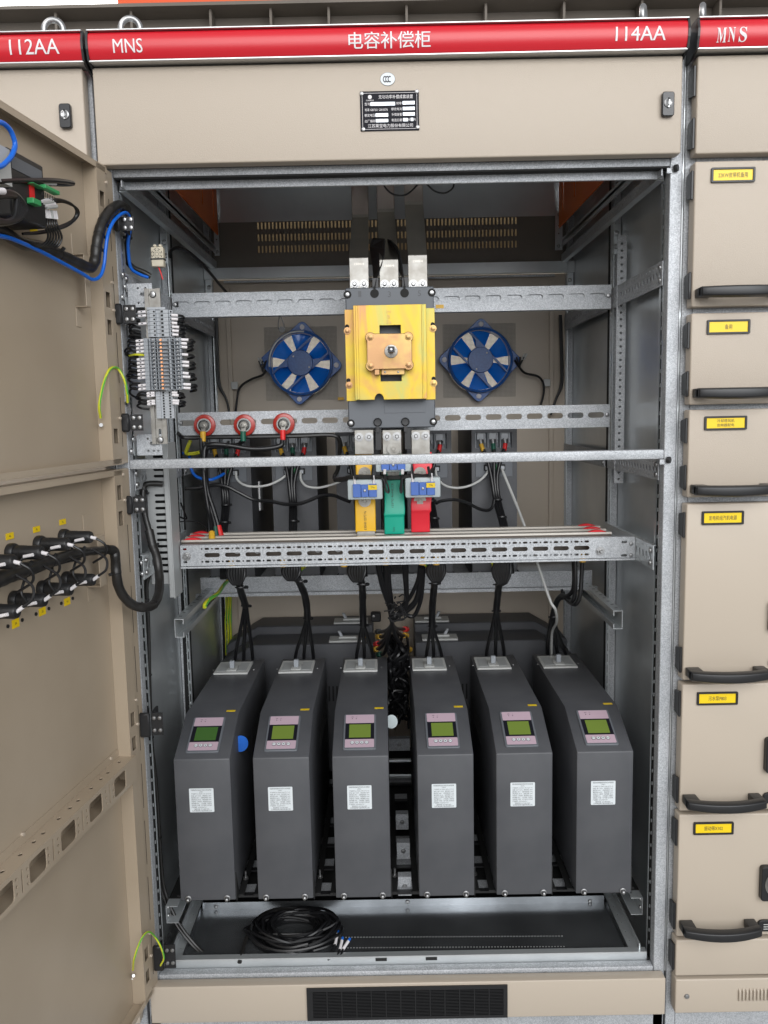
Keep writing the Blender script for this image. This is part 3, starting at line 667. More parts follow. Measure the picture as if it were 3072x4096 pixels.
# stickers and dots on the lower door
for i, (x0, y0, x1, y1) in enumerate(((612, 65, 680, 130), (338, 140, 412, 208), (55, 208, 140, 280), (660, 885, 725, 960), (398, 988, 472, 1062), (118, 1108, 198, 1190))):
    a0, _, z1 = atda(x0*.3858, 2050+y0*.3858+5, 0); a1_, _, z0 = atda(x1*.3858, 2050+y1*.3858-5, 0)
    g = MB(DW); g.box(min(a0, a1_), max(a0, a1_), .0003, .0009, z0, z1); st = part(g, 'sticker', M['sticker'], dl_)
    g = MB(); txt = ('1L', '3L', '4L', '1N', '2N', '3N')[i]; am = (a0+a1_)/2; zm = (z0+z1)/2
    text(g, txt, -.0022, .0022, zm-.0016, zm+.0016, lambda a, b: DW((am-a, .0011, b))); part(g, 'sticker_print', M['ink'], st)
g = MB(DW)
for x, y in ((637, 942), (755, 890), (375, 1053), (508, 996), (83, 1180), (232, 1115)):
    a, _, z = atda(x*.3858, 2050+y*.3858, .001); g.cyl((a, .0, z), (a, .0018, z), .0026, n=12)
parts(g, 'plug', M['black'], dl_, smooth=True)

# ================================================================== LEFT AND RIGHT NEIGHBOURS
lc = thing('switchgear_cabinet', 'closed beige cabinet left of the open one, sign reading 112AA', 'cabinet', (-.85, 0, .05))
LX1 = -.5035
door_panel(lc, 'door', -1.10, -.5062, 1.20, 1.9080); door_panel(lc, 'door', -1.10, -.5062, .275, 1.19); 
lock(lc, -.5458, -.5265, 1.8122, 1.8508, -.030)
g = MB(); g.box(-.5180, -.5005, .0, .03, .05, 1.955); part(g, 'front_post', M['galv'], lc, bevel=.001)
g = MB(); g.box(-1.11, -.5005, .032, .84, .05, 1.955); part(g, 'side_wall', M['galvd'], lc)
g = MB(); g.box(-1.10, -.5185, -.002, .03, 1.904, 1.9098); part(g, 'crossbeam', M['galvd'], lc)
door_panel(lc, 'kick_plate', -1.10, -.5062, .1925, .2670, -.026, -.003, 'beige_s', .002)
g = MB(); g.box(-1.10, -.5185, -.001, .03, .052, .1915); part(g, 'base_frame', M['galv'], lc)
hl = cabsign(lc, -1.10, -.4965)
signtext(hl, '112AA', -.6136, -.5339, 1.9222, 1.9448, .0002); eyebolt(lc, at(215, 125, .05).x, .05, rot=.05)

rc = thing('switchgear_cabinet', 'closed beige drawer cabinet right of the open one, with black handles and yellow tags', 'cabinet', (.80, 0, .05))
g = MB(); g.box(.4995, 1.10, .032, .84, .05, 1.955); part(g, 'side_wall', M['galvd'], rc)
g = MB(); g.box(.4995, .5180, .0, .031, .05, 1.955); part(g, 'front_post', M['galv'], rc, bevel=.001)
g = MB(); g.box(.5185, 1.10, .0, .031, .05, 1.955); part(g, 'front_frame', M['galv'], rc)
ZR = [(1.7525, 1.9069), (1.5036, 1.7406), (1.3387, 1.4932), (1.1779, 1.3301), (.8483, 1.1669), (.6007, .8405), (.3540, .5935), (.2740, .3464)]
fr = []
for i, (z0, z1) in enumerate(ZR): fr.append(door_panel(rc, 'drawer_front', .5058, 1.09, z0, z1, m='beige' if i < 4 else 'beige_s'))
kr = door_panel(rc, 'kick_plate', .5070, 1.09, .1975, .2668, -.030, -.004, 'beige_s')
g = MB(); screw(g, (.5284, -.030, .2328), .0052); part(g, 'kick_screw', M['steel'], kr, smooth=True)
for k in range(9):
    x = .6270+k*.0068; g = MB(); g.prism([(-.030, .2215), (-.0345, .2245), (-.0345, .2435), (-.030, .2470)], lambda a, b, d: (d, a, b), x-.0016, x+.0016); part(g, 'louvre', M['beige_s'], kr, bevel=.0006, smooth=True)
# handle
def handle(x, z, parent):
    g = MB(); w = .1400; n_ = 14; fr_ = []; vs = []; fs = []
    for k in range(n_+1):
        t = k/n_; xx = x+t*w; bow = .012*(1-(2*t-1)**2); yb = -.058-bow; h = .0085+.0028*(1-(2*t-1)**2)*.4
        zb_ = z-.005-.0015*(1-(2*t-1)**2)
        vs += [(xx, yb, zb_-h), (xx, yb-.006, zb_-h+.003), (xx, yb-.006, zb_+h-.002), (xx, yb, zb_+h), (xx, yb+.010, zb_+h), (xx, yb+.010, zb_-h)]
    for k in range(n_): fs += [(k*6+i, k*6+(i+1) % 6, (k+1)*6+(i+1) % 6, (k+1)*6+i) for i in range(6)]
    fs += [list(range(6))[::-1], [n_*6+i for i in range(6)]]
    g.add(vs, fs)
    for x0, x1 in ((x, x+.024), (x+w-.020, x+w)): g.box(x0, x1, -.0585, -.0305, z-.0125, z+.003)
    return part(g, 'handle', M['black'], parent, bevel=.0016, smooth=True, seg=2)
for i, z in ((1, 1.5300), (2, 1.3630), (3, 1.1980), (4, .8700), (5, .6310), (6, .3850)):
    handle(.5100, z, fr[i])
TXT = {1: ('22KW皮带机备用',), 2: ('备用',), 3: ('冷却塔风机', '变频器配电'), 4: ('发电机组汽机电源',), 5: ('污水泵P803',), 6: ('振动筛X102',)}
for i, zc in ((1, 1.7174), (2, 1.4693), (3, 1.3065), (4, 1.1415), (5, .8142), (6, .5675)):
    g = MB(); g.plate(rrect(.5318, .6052, zc-.0120, zc+.0120, .002), [rect(.5355, .6015, zc-.0088, zc+.0088)], XZ, -.0300, -.0335); h_ = part(g, 'label_holder', M['black'], fr[i], bevel=.0004)
    g = MB(); g.box(.5356, .6014, -.0318, -.0303, zc-.0087, zc+.0087); l_ = part(g, 'label_card', M['sticker'], h_)
    g = MB(); L = TXT[i]
    if len(L) == 2:
        text(g, L[0], .5535, .5835, zc+.0010, zc+.0068, lambda a, b: (a, -.0321, b)); text(g, L[1], .5535, .5835, zc-.0062, zc-.0008, lambda a, b: (a, -.0321, b))
    else:
        w_ = {1: .0245, 2: .0062, 4: .0245, 5: .0160, 6: .0170}[i]; text(g, L[0], .5685-w_, .5685+w_, zc-.0043, zc+.0041, lambda a, b: (a, -.0321, b))
    part(g, 'label_print', M['ink'], l_)
for (u0, u1, v0, v1) in ((2752, 2768, 266, 391), (2744, 2762, 475, 600), (2739, 2757, 685, 802), (2726, 2744, 1090, 1200), (2723, 2741, 1289, 1396), (2722, 2740, 1485, 1587), (2716, 2733, 1672, 1774), (2712, 2730, 1859, 1960), (2705, 2722, 2047, 2150), (2693, 2712, 2585, 2688), (2690, 2706, 2760, 2863), (2684, 2699, 3104, 3208), (2681, 2696, 3273, 3378), (2676, 2692, 3607, 3711), (2674, 2690, 3768, 3873)):
    z1 = at(u1, v0, -.02).z; z0 = at(u1, v1, -.02).z
    g = MB(); g.prism([(-.004, z0+.004), (-.026, z0), (-.026, z1), (-.004, z1-.004)][::1], lambda a, b, d: (d, a, b), .5010, .5056); part(g, 'hinge_clip', M['black'], rc, bevel=.001)
# rotary switches partly out of frame
for z0, z1, grn in ((.6750, .7404, True), (.4281, .4947, False)):
    x0 = .6560; g = MB(); g.prism(rrect(x0, x0+.065, z0, z1, .006), XZ, -.0300, -.0420); sw = part(g, 'rotary_switch', M['black'], rc, bevel=.001, smooth=True)
    g = MB(); g.lathe([(.027, 0), (.027, .001)], (x0+.033, -.0421, (z0+z1)/2), (0, -1, 0), 32); part(g, 'dial_plate', M['tin'] if not grn else M['conn'], sw)
    g = MB(); g.lathe([(.021, 0), (.020, .012), (.017, .014)], (x0+.033, -.0432, (z0+z1)/2), (0, -1, 0), 32); part(g, 'knob', M['black'], sw, smooth=True)
for z0, z1, x0 in ((.3644, .3864, .6550), (.6150, .6350, .6560), (.870, .888, .658)):
    g = MB(); g.prism(rrect(x0, x0+.05, z0, z1, .009), XZ, -.0300, -.0360); o = part(g, 'status_plate', M['black'], rc, bevel=.001, smooth=True)
    g = MB(); 
    for k in range(3): g.box(x0+.010, x0+.042, -.0365, -.0361, z0+.005+k*.0045, z0+.0065+k*.0045)
    part(g, 'plate_marking', M['lgrey'], o)
g = MB(); g.box(.6540, .70, -.042, -.030, .938, .990); part(g, 'meter', M['black'], rc, bevel=.002, smooth=True)
hr = cabsign(rc, .4985, 1.10)
signtext(hr, '\U0001D40C', .5279, .5430, 1.9187, 1.9395); signtext(hr, '\U0001D40D', .5460, .5575, 1.9190, 1.9398); signtext(hr, '\U0001D412', .5635, .5761, 1.9187, 1.9401)
eyebolt(rc, at(2810, 100, .05).x, .05, rot=1.15)

# ================================================================== CIRCUIT BREAKER
brk = thing('circuit_breaker', 'large grey circuit breaker with a yellow iridescent metal operating plate', 'circuit breaker', (-.005, .2, 1.30))
bx0, bx1 = -.0925, .0820
g = MB(); g.box(bx0, bx1, .200, .329, 1.3055, 1.5815); part(g, 'housing', M['greyb'], brk, bevel=.002, smooth=True)
g = MB(); g.box(-.02, .062, .1990, .1999, 1.335, 1.357); part(g, 'rating_recess', M['greyb'], brk, bevel=.0006)
def bp(x, y, yy=.19): return at(1340+x*.2893, 1080+y*.2893, yy)
a = bp(250, 490, .172); b_ = bp(1275, 1780, .172)
def hole_px(x0, y0, x1, y1, yy): p, q = bp(x0, y0, yy), bp(x1, y1, yy); return rect(p.x, q.x, q.z, p.z)
h1 = hole_px(615, 765, 910, 900, .172); h2 = hole_px(630, 1440, 922, 1535, .172)
nt_ = bp(612, 1775, .172)
outer = [(a.x, b_.z)] + [(nt_.x+.0090*math.cos(t), b_.z+.0120*math.sin(t)) for t in [math.pi-math.pi*k/10 for k in range(11)]] + [(b_.x, b_.z), (b_.x, a.z), (a.x, a.z)]
g = MB(); g.plate(outer, [h1, h2], XZ, .1720, .1738); g.box(a.x, a.x+.0018, .1739, .1965, b_.z, a.z); g.box(b_.x-.0018, b_.x, .1739, .1965, b_.z, a.z)
mpk = part(g, 'mechanism_plate', M['zinc'], brk, bevel=.0005, smooth=True)
c0 = bp(130, 548, .196); c1 = bp(1393, 1790, .196)
g = MB(); g.box(c0.x, a.x+.0016, .1970, .1986, c1.z, c0.z); g.box(b_.x-.0016, c1.x, .1970, .1986, c1.z, c0.z); g.box(a.x+.004, a.x+.009, .1700, .1719, b_.z+.001, a.z-.001); g.box(b_.x-.009, b_.x-.006, .1704, .1719, b_.z+.001, a.z-.001); parts(g, 'plate_flange', M['zinc'], mpk, bevel=.0005)
for x, y in ((170, 842), (195, 1594), (1355, 810), (1364, 1565)):
    p = bp(x, y, .197); g = MB(); g.lathe([(.0072, 0), (.0070, .001), (.0042, .0012), (.0040, .0035), (.0028, .0040)], (p.x, .1969, p.z), (0, -1, 0), 18); part(g, 'plate_screw', M['zincp'], mpk, smooth=True)
for x, y in ((167, 782), (187, 1527), (1350, 752), (1363, 1503)):
    p = bp(x, y, .197); g = MB(); g.cyl((p.x, .1969, p.z), (p.x, .1964, p.z), .0042); part(g, 'plate_hole', M['hole'], mpk)
# mechanism box
m0 = bp(455, 903, .150); m1 = bp(1045, 1358, .150)
cs = [bp(x, y, .150) for x, y in ((488, 930), (1012, 924), (493, 1325), (1018, 1313))]
poly = []
for (cx, cz, st) in ((cs[1].x, cs[1].z, -45), (cs[0].x, cs[0].z, 45), (cs[2].x, cs[2].z, 135), (cs[3].x, cs[3].z, 225)):
    poly += [(cx+.0098*math.cos(R(st+k*18)), cz+.0098*math.sin(R(st+k*18))) for k in range(11)]
poly = poly
g = MB(); g.prism(poly, XZ, .1500, .1715); bx_ = part(g, 'mechanism_box', M['zincp'], brk, bevel=.001, smooth=True)
for c in cs:
    g = MB(); g.lathe([(.0065, 0), (.0060, .0012), (.0044, .0014), (.0040, .0038), (.0025, .0044)], (c.x, .1499, c.z), (0, -1, 0), 18); part(g, 'box_screw', M['zincp'], bx_, smooth=True)
c = bp(775, 1125, .150); g = MB(); g.lathe([(.0130, 0), (.0125, .002), (.0110, .0024)], (c.x, .1499, c.z), (0, -1, 0), 24); part(g, 'shaft_washer', M['tin'], bx_, smooth=True)
g = MB(); g.box(c.x-.0042, c.x+.0042, .105, .1475, c.z-.0042, c.z+.0042); part(g, 'shaft', M['zincp'], bx_, bevel=.0006)
g = MB(); g.box(c.x-.0062, c.x+.0062, .098, .1055, c.z-.0058, c.z+.0052); part(g, 'shaft_cap', M['black'], bx_, bevel=.0006)
g = MB(); g.cyl((c.x-.0095, .102, c.z), (c.x+.0095, .102, c.z), .0013); g.lathe([(.0026, 0), (.0022, .0012)], (c.x, .0979, c.z), (0, -1, 0), 14); part(g, 'shaft_pin', M['steel'], bx_, smooth=True)
p, q = bp(545, 1360, .160), bp(965, 1445, .160); g = MB(); g.box(p.x, p.x+.010, .1530, .168, q.z, p.z); g.box(p.x+.0135, q.x, .1600, .1665, q.z, p.z); parts(g, 'lever_slide', M['zincp'], bx_, bevel=.0008)
g = MB()
for xx in (692, 873): p = bp(xx, 1410, .160); screw(g, (p.x, .1599, p.z), .0022)
parts(g, 'slide_rivet', M['tin'], bx_, smooth=True)
p = bp(790, 1285, .150); g = MB()
g = MB(); c_ = bp(745, 660, .1719)
for k, (t_, w_) in enumerate((('(m)', .009), ('PK', .0062), ('S1a', .0088))): text(g, t_, c_.x-w_/2, c_.x+w_/2, c_.z+.008-k*.0095, c_.z+.0150-k*.0095, lambda a, b: (a, .16985, b))
part(g, 'stamped_mark', M['zincp'], mpk)
for t_, x, y in (('1', 342, 330), ('3', 752, 335), ('5', 1168, 322)):
    p = bp(x, y, .1995); g = MB(); text(g, t_, p.x-.0030, p.x+.0030, p.z-.0055, p.z+.0055, lambda a, b: (a, .1994, b)); part(g, 'pole_number', M['grey'], brk)
for x, y in ((172, 340), (1338, 312), (220, 2120), (1360, 2098)):
    p = bp(x, y, .1995); g = MB(); g.cyl((p.x, .1998, p.z), (p.x, .1992, p.z), .0078, n=20); o = part(g, 'screw_recess', M['hole'], brk); g = MB(); screw(g, (p.x, .1992, p.z), .0050); part(g, 'housing_screw', M['steel'], o, smooth=True)
for x, y in ((547, 325), (962, 318)):
    p = bp(x, y, .1995); g = MB(); g.cyl((p.x, .1999, p.z), (p.x, .1990, p.z), .0085, n=24); g.box(p.x-.0022, p.x+.0022, .1985, .1999, p.z+.004, p.z+.0135); part(g, 'barrier_slot', M['hole'], brk)
for x, y in ((590, 2105), (972, 2098)):
    p = bp(x, y, .1995); g = MB(); g.lathe([(.0086, 0), (.0086, .003), (.0070, .0055), (.0066, .0030), (.0015, .0028)], (p.x, .1999, p.z), (0, -1, 0), 24); g.box(p.x-.0030, p.x+.0030, .1965, .1995, p.z-.020, p.z-.0065); part(g, 'barrier_plug', M['black'], brk, smooth=True)
g = MB(); g.box(bx0+.014, bx0+.028, .329, .36, 1.31, 1.32)
for x0, x1 in ((-.0385, -.0270), (.0205, .0325)): g.box(x0, x1, .2040, .33, 1.262, 1.3050); g.box(x0, x1, .204, .33, 1.5820, 1.600)
parts(g, 'terminal_barrier', M['black'], brk)

# busbars above the breaker
def strip(mb, pts, x0f, x1f, t):   # pts (y,z) path bent flat bar, x limits per point
    n = len(pts); vs = []
    for i, (y, z) in enumerate(pts):
        x0, x1 = x0f[i], x1f[i]
        if i == 0: dy, dz_ = pts[1][0]-y, pts[1][1]-z
        elif i == n-1: dy, dz_ = y-pts[-2][0], z-pts[-2][1]
        else: dy, dz_ = pts[i+1][0]-pts[i-1][0], pts[i+1][1]-pts[i-1][1]
        L = math.hypot(dy, dz_); ny, nz = dz_/L*t/2, -dy/L*t/2
        vs += [(x0, y-abs(ny), z-nz*0), (x1, y-abs(ny), z), (x1, y+abs(ny)+.0005, z), (x0, y+abs(ny)+.0005, z)]
    fs = [(0, 3, 2, 1), tuple(range((n-1)*4, n*4))]
    for i in range(n-1): fs += [(i*4+k, i*4+(k+1) % 4, (i+1)*4+(k+1) % 4, (i+1)*4+k) for k in range(4)]
    mb.add(vs, fs)
for i, (u0, u1, uu0, uu1, vb, vt, yt, lab) in enumerate(((1399, 1476, 1408, 1475, 1033, 867, .50, 'tinned busbar above the left pole, its bend hidden deepest in the cabinet'), (1519, 1595, 1508, 1578, 1040, 845, .42, 'brown stained tinned busbar above the breaker centre, between two black flaps'), (1633, 1710, 1618, 1692, 1022, 815, .34, 'tinned busbar above the right pole, bright and clean at its foot'))):
    bs = thing('busbar', lab, 'busbar', (0, .22, 1.58), 'tinned busbars rising from the breaker')
    yb = .215; p0, p1 = at(u0, 1140, yb), at(u1, 1140, yb); xa, xb = p0.x, p1.x; zb1 = at(u0, vb, yb).z
    t0, t1 = at(uu0, vt, yt), at(uu1, vt, yt); zt1 = t0.z
    g = MB(); strip(g, [(yb, 1.560), (yb, zb1)], [xa]*2, [xb]*2, .006); part(g, 'lower_leg', M['tin'], bs, bevel=.0008)
    g = MB(); strip(g, [(yb, zb1+.0002), (yb+.006, zb1+.006), (yt-.006, zt1-.004), (yt, zt1+.004), (yt, 1.95)], [xa, xa, t0.x, t0.x, t0.x], [xb, xb, t1.x, t1.x, t1.x], .006); part(g, 'bent_leg', M['tind'], bs, bevel=.0008)
    for fx in (.26, .74):
        g = MB(); hexbolt(g, (xa+(xb-xa)*fx, yb-.0031, at(u0, 1137, yb).z-.001), .0072); part(g, 'bolt', M['steel'], bs, smooth=False)
    g = MB(); x_ = (xa+xb)/2; text(g, '2500/4', x_-.010, x_+.010, zb1-.014, zb1-.010, lambda a, b: (a, yb-.0036, b)); part(g, 'stamped_mark', M['tind'], bs)
# black phase barriers
for lab, pts in (('left black flexible barrier flap curling between the busbars', [(1464+x, y) for x, y in ()] or None), ('right black flexible barrier flap curling between the busbars', None)):
    left = lab.startswith('left')
    if left: L_ = [((520, 1000), (690, 1010)), ((470, 1130), (690, 1170)), ((495, 1300), (683, 1260)), ((515, 1420), (650, 1380)), ((525, 1560), (610, 1500)), ((533, 1640), (568, 1610)), ((536, 1725), (548, 1725))]
    else: L_ = [((718, 1018), (780, 1030)), ((755, 1060), (880, 1130)), ((790, 1150), (910, 1200)), ((825, 1280), (935, 1320)), ((880, 1440), (955, 1450)), ((945, 1580), (970, 1580)), ((978, 1725), (988, 1725))]
    vs = []; n = len(L_)
    for k, (p, q) in enumerate(L_):
        f = 1-k/(n-1); a = at(1350+p[0]*.2712, 680+p[1]*.2712, .21+.10*f); b_ = at(1350+q[0]*.2712, 680+q[1]*.2712, .200+.02*f)
        vs += [a, b_, b_+Vector((.0015, .0012, 0)), a+Vector((.0015, .0012, 0))]
    fs = [(0, 3, 2, 1), tuple(range((n-1)*4, n*4))]
    for i in range(n-1): fs += [(i*4+k, i*4+(k+1) % 4, (i+1)*4+(k+1) % 4, (i+1)*4+k) for k in range(4)]
    g = MB(); g.add(vs, fs); single(g, 'phase_barrier', M['black'], lab, 'barrier', 'black barrier flaps above the breaker')
# lower terminal bars with sleeves
for i, (ub, uu, ul, mt, lab) in enumerate((((1418, 1494), (1422, 1488), (1422, 1504), 'yellow', 'busbar in yellow shrink sleeve below the breaker'), ((1530, 1605), (1538, 1606), (1538, 1618), 'green', 'busbar in green printed shrink sleeve below the breaker'), ((1645, 1719), (1650, 1727), (1645, 1722), 'redsl', 'busbar in red shrink sleeve below the breaker'))):
    bs = thing('sleeved_busbar', lab, 'busbar', (0, .2, 1.07), 'coloured sleeved busbars below the breaker')
    p0, p1 = at(ub[0], 1740, .205), at(ub[1], 1740, .205); zt, zb = at(ub[0], 1720, .205).z, at(ub[0], 1817, .205).z
    zt = min(zt, 1.3050); g = MB(); g.box(p0.x, p1.x, .2005, .2055, zb, zt); g.box(p0.x, p1.x, .2057, .225, zb, zb+.005); part(g, 'terminal_plate', M['tin'], bs, bevel=.0008)
    for fx in (.24, .76):
        g = MB(); hexbolt(g, (p0.x+(p1.x-p0.x)*fx, .1999, at(1500, 1747, .2).z), .0070); part(g, 'bolt', M['steel'], bs)
    a0, a1 = at(uu[0], 1850, .215), at(uu[1], 1850, .215); yb = .19; c0, c1 = at(ul[0], 2130, yb), at(ul[1], 2130, yb)
    zt2 = zb+.004; zm = at(1500, 2005, .2).z; zend = c0.z if i != 1 else at(1580, 2137, yb).z
    g = MB(); x0, x1 = min(a0.x, c0.x), max(a1.x, c1.x) 
    if i == 0: strip(g, [(.222, zt2), (.215, zm+.05), (.195, zm), (yb, zend)], [a0.x, a0.x, c0.x, c0.x], [a1.x, a1.x, c1.x, c1.x], .006)
    elif i == 1: strip(g, [(.208, zt2), (.200, zm+.04), (.189, zm-.018), (.1875, zm-.027), (.1905, zm-.031), (yb, zend)], [a0.x, a0.x-.001, a0.x-.002, c0.x-.001, c0.x, c0.x], [a1.x, a1.x+.002, c1.x+.002, c1.x+.001, c1.x, c1.x], .005)
    else: strip(g, [(.208, zt2), (.200, zm+.03), (.189, zm-.006), (.1875, zm-.020), (.1905, zm-.025), (yb, zend)], [a0.x, a0.x-.0005, c0.x, c0.x, c0.x, c0.x], [a1.x, a1.x+.001, c1.x+.002, c1.x+.002, c1.x-.001, c1.x-.001], .005)
    sl = part(g, 'sleeve', M[mt], bs, bevel=.0028, smooth=True, seg=3)
    if i < 2:
        g = MB(); body = ('E 8X40 125℃ Va', 'FC RoHS CE ф40/20')[i]; xc = (c0.x+c1.x)/2
        def fv(a, b): return (xc-.003+b, yb-.0078, a)
        text(g, body, zend+.006, zm-.052 if i == 1 else zm-.018, -.002, .003, lambda a, b: (xc-b, yb-.0042, a)); part(g, 'sleeve_print', M['ink'], sl)
        g = MB(); text(g, '125℃ RoHS CE ф40' if i else 'K0', zm-.012 if i else zm+.052, zm+.052 if i else zm+.064, -.002, .003, lambda a, b: (xc-.002-b, (.193-.006 if i else .199), a)); part(g, 'sleeve_print', M['ink'], sl)
    g = MB()
    for v in ((1892, 2002) if i != 1 else (1795, 1890)):
        c = at((ul[0]+ul[1])/2-4, v, .196); g.hold = False; g.lathe([(.0125, 0), (.0125, .0016)], (c.x, c.y-.006, c.z), (0, -1, 0), 22); g.hold = True; g.box(c.x-.006, c.x+.006, c.y-.0105, c.y-.0077, c.z-.006, c.z+.005); g.lathe([(.0042, 0), (.0036, .002)], (c.x, c.y-.0106, c.z), (0, -1, 0), 12)
    parts(g, 'clamp_washer', M['tin'], bs, smooth=True)
    if i == 0: g = MB(); q0, q1 = at(1428, 2133, .188), at(1501, 2158, .188); g.box(q0.x, q1.x, .186, .192, q1.z, q0.z+.004); part(g, 'bar_end', M['tin'], bs, bevel=.0006)
# current transformers
def ct(u0, u1, v0, v1, lab, tagged, y=.145):
    a, b_ = at(u0, v0, y), at(u1, v1, y); w = b_.x-a.x; h = a.z-b_.z
    t = thing('current_transformer', lab, 'transformer', ((a.x+b_.x)/2, y, b_.z), 'current transformers on the sleeved busbars')
    g = MB(); g.box(a.x, b_.x, y, y+.030, b_.z, a.z); part(g, 'housing', M['ctgrey'], t, bevel=.003, smooth=True, seg=2)
    i0, i1 = a.x+w*.155, a.x+w*.835; z0, z1 = b_.z+h*.13, b_.z+h*.80; th = (i1-i0)/3
    g = MB(); g.box(i0, i0+th*1.0, y-.006, y-.0002, z0, z1); g.box(i0+th*2, i1, y-.006, y-.0002, z0, z1); g.box(i0+th+.0006, i0+th*2-.0006, y-.0045, y-.0002, z0, z1-.001); ic = part(g, 'terminal_cover', M['ctblue'], t, bevel=.0008, smooth=True)
    g = MB(); screw(g, ((i0+i1)/2, y-.0045, (z0+z1)/2), .0030); part(g, 'cover_screw', M['steel'], ic, smooth=True)
    if tagged:
        g = MB(); g.box(i0+th*2-.001, i1+.0005, y-.0067, y-.0062, z1-.0115, z1-.002); s_ = part(g, 'sticker', M['sticker'], ic)
        g = MB(); text(g, '2TAa' if u0 < 1500 else '2TAc', i0+th*2+.004, i1-.004, z1-.0085, z1-.0050, lambda a, b: (a, y-.0069, b)); part(g, 'sticker_print', M['ink'], s_)
    for xx in ((i0+th*.28, i1-th*.35) if tagged else ()):
        g = MB(); g.cyl((xx, y-.002, z1-.001), (xx-.001, y+.001, z1+.016), .0024); part(g, 'wire_marker', M['white'], t, smooth=True)
ct(1389, 1531, 1921, 1997, 'current transformer with blue cover on the yellow sleeved busbar', True)
ct(1502, 1645, 1830, 1886, 'current transformer on the green sleeved busbar, partly behind the front crossbar', False)
ct(1620, 1763, 1912, 1989, 'current transformer with blue cover on the red sleeved busbar', True)

# horizontal busbars
for i, (v, y, uL, uR, lab) in enumerate(((2173, .160, 725, 2446, 'long flat horizontal busbar right behind the perforated carrier'), (2156, .205, 741, 2424, 'long flat horizontal busbar, second behind the perforated carrier'), (2143, .250, 760, 2401, 'long flat horizontal busbar, farthest behind the perforated carrier'))):
    bs = thing('busbar', lab, 'busbar', (0, y, 1.04), 'horizontal busbars on the carrier')
    p, q = at(uL, v, y), at(uR, v, y); zt = 1.0915
    g = MB(); g.box(p.x, q.x, y, y+.013, zt-.042, zt-.0042); part(g, 'bar', M['barshade'], bs, bevel=.0008); g = MB(); g.box(p.x, q.x, y-.0004, y+.013, zt-.0040, zt); part(g, 'bar_lit_edge', M['barlit'], bs)  # shaded face and lit top edge come from the two colours
    for x in (p.x+.022, q.x-.028):
        g = MB(); g.prism([(x-.018+.036*k/10, zt+.0003+.0042*math.sin(math.pi*k/10)) for k in range(11)], XZ, y-.001, y+.011); g.box(x-.016, x+.016, y-.008 if i == 0 else y-.004, y-.0002, zt-.036, zt-.010); part(g, 'insulator', M['insulb'], bs, bevel=.0015, smooth=True)
g = MB()
for x in (-.4130, .3975): hexbolt(g, (x, .1296, 1.0640 if x < 0 else 1.0590), .0068)
for k, x in enumerate(xs_[1:9:1]):
    if k in (0, 1, 4, 5): hexbolt(g, (x+.004, .1595, 1.069), .0058)
parts(g, 'carrier_bolt', M['steel'], pc)

# ================================================================== SURGE DISCS
for i, (u, v, col, nm) in enumerate(((816, 1702, 'lugy', 'yellow'), (976, 1701, 'lugg', 'green'), (1134, 1696, 'lugr', 'red'))):
    c = at(u, v, .318); t = thing('standoff_insulator', 'round red insulator disc on the slotted rail, cable lug with %s sleeve' % nm, 'insulator', (c.x, .318, c.z-.02), 'red insulator discs on the slotted rail')
    g = MB(); g.lathe([(.0185, 0), (.0235, .002), (.0240, .005), (.0228, .0085), (.0195, .0100), (.0150, .0102)], (c.x, .3298, c.z), (0, -1, 0), 32); part(g, 'disc', M['insul'], t, smooth=True)
    g = MB(); g.lathe([(.0150, 0), (.0152, .003), (.0140, .0045), (.0130, .0035)], (c.x, .3196, c.z), (0, -1, 0), 28); part(g, 'outer_ring', M['lgrey'], t, smooth=True)
    g = MB(); g.lathe([(.0122, 0), (.0122, .0042), (.0100, .0046), (.0098, .003)], (c.x, .3196, c.z), (0, -1, 0), 28); part(g, 'seal_ring', M['black'], t, smooth=True)
    g = MB(); g.lathe([(.0096, 0), (.0094, .006), (.0078, .0075)], (c.x, .3196, c.z), (0, -1, 0), 24); part(g, 'cap', M['tin'], t, smooth=True)
    g = MB(); g.lathe([(.0070, 0), (.0068, .002), (.0050, .0022), (.0048, .006), (.0030, .0066), (.0028, .011)], (c.x, .3120, c.z-.001), (0, -1, 0), 16); g.box(c.x-.0045, c.x+.0045, .3085, .3105, c.z-.018, c.z-.002); part(g, 'lug', M['tin'], t, smooth=True)
    g = MB(); g.cyl((c.x-.001, .3085, c.z-.013), (c.x-.001, .3065, c.z-.034), .0062, .0056); part(g, 'lug_sleeve', M[col], t, smooth=True)

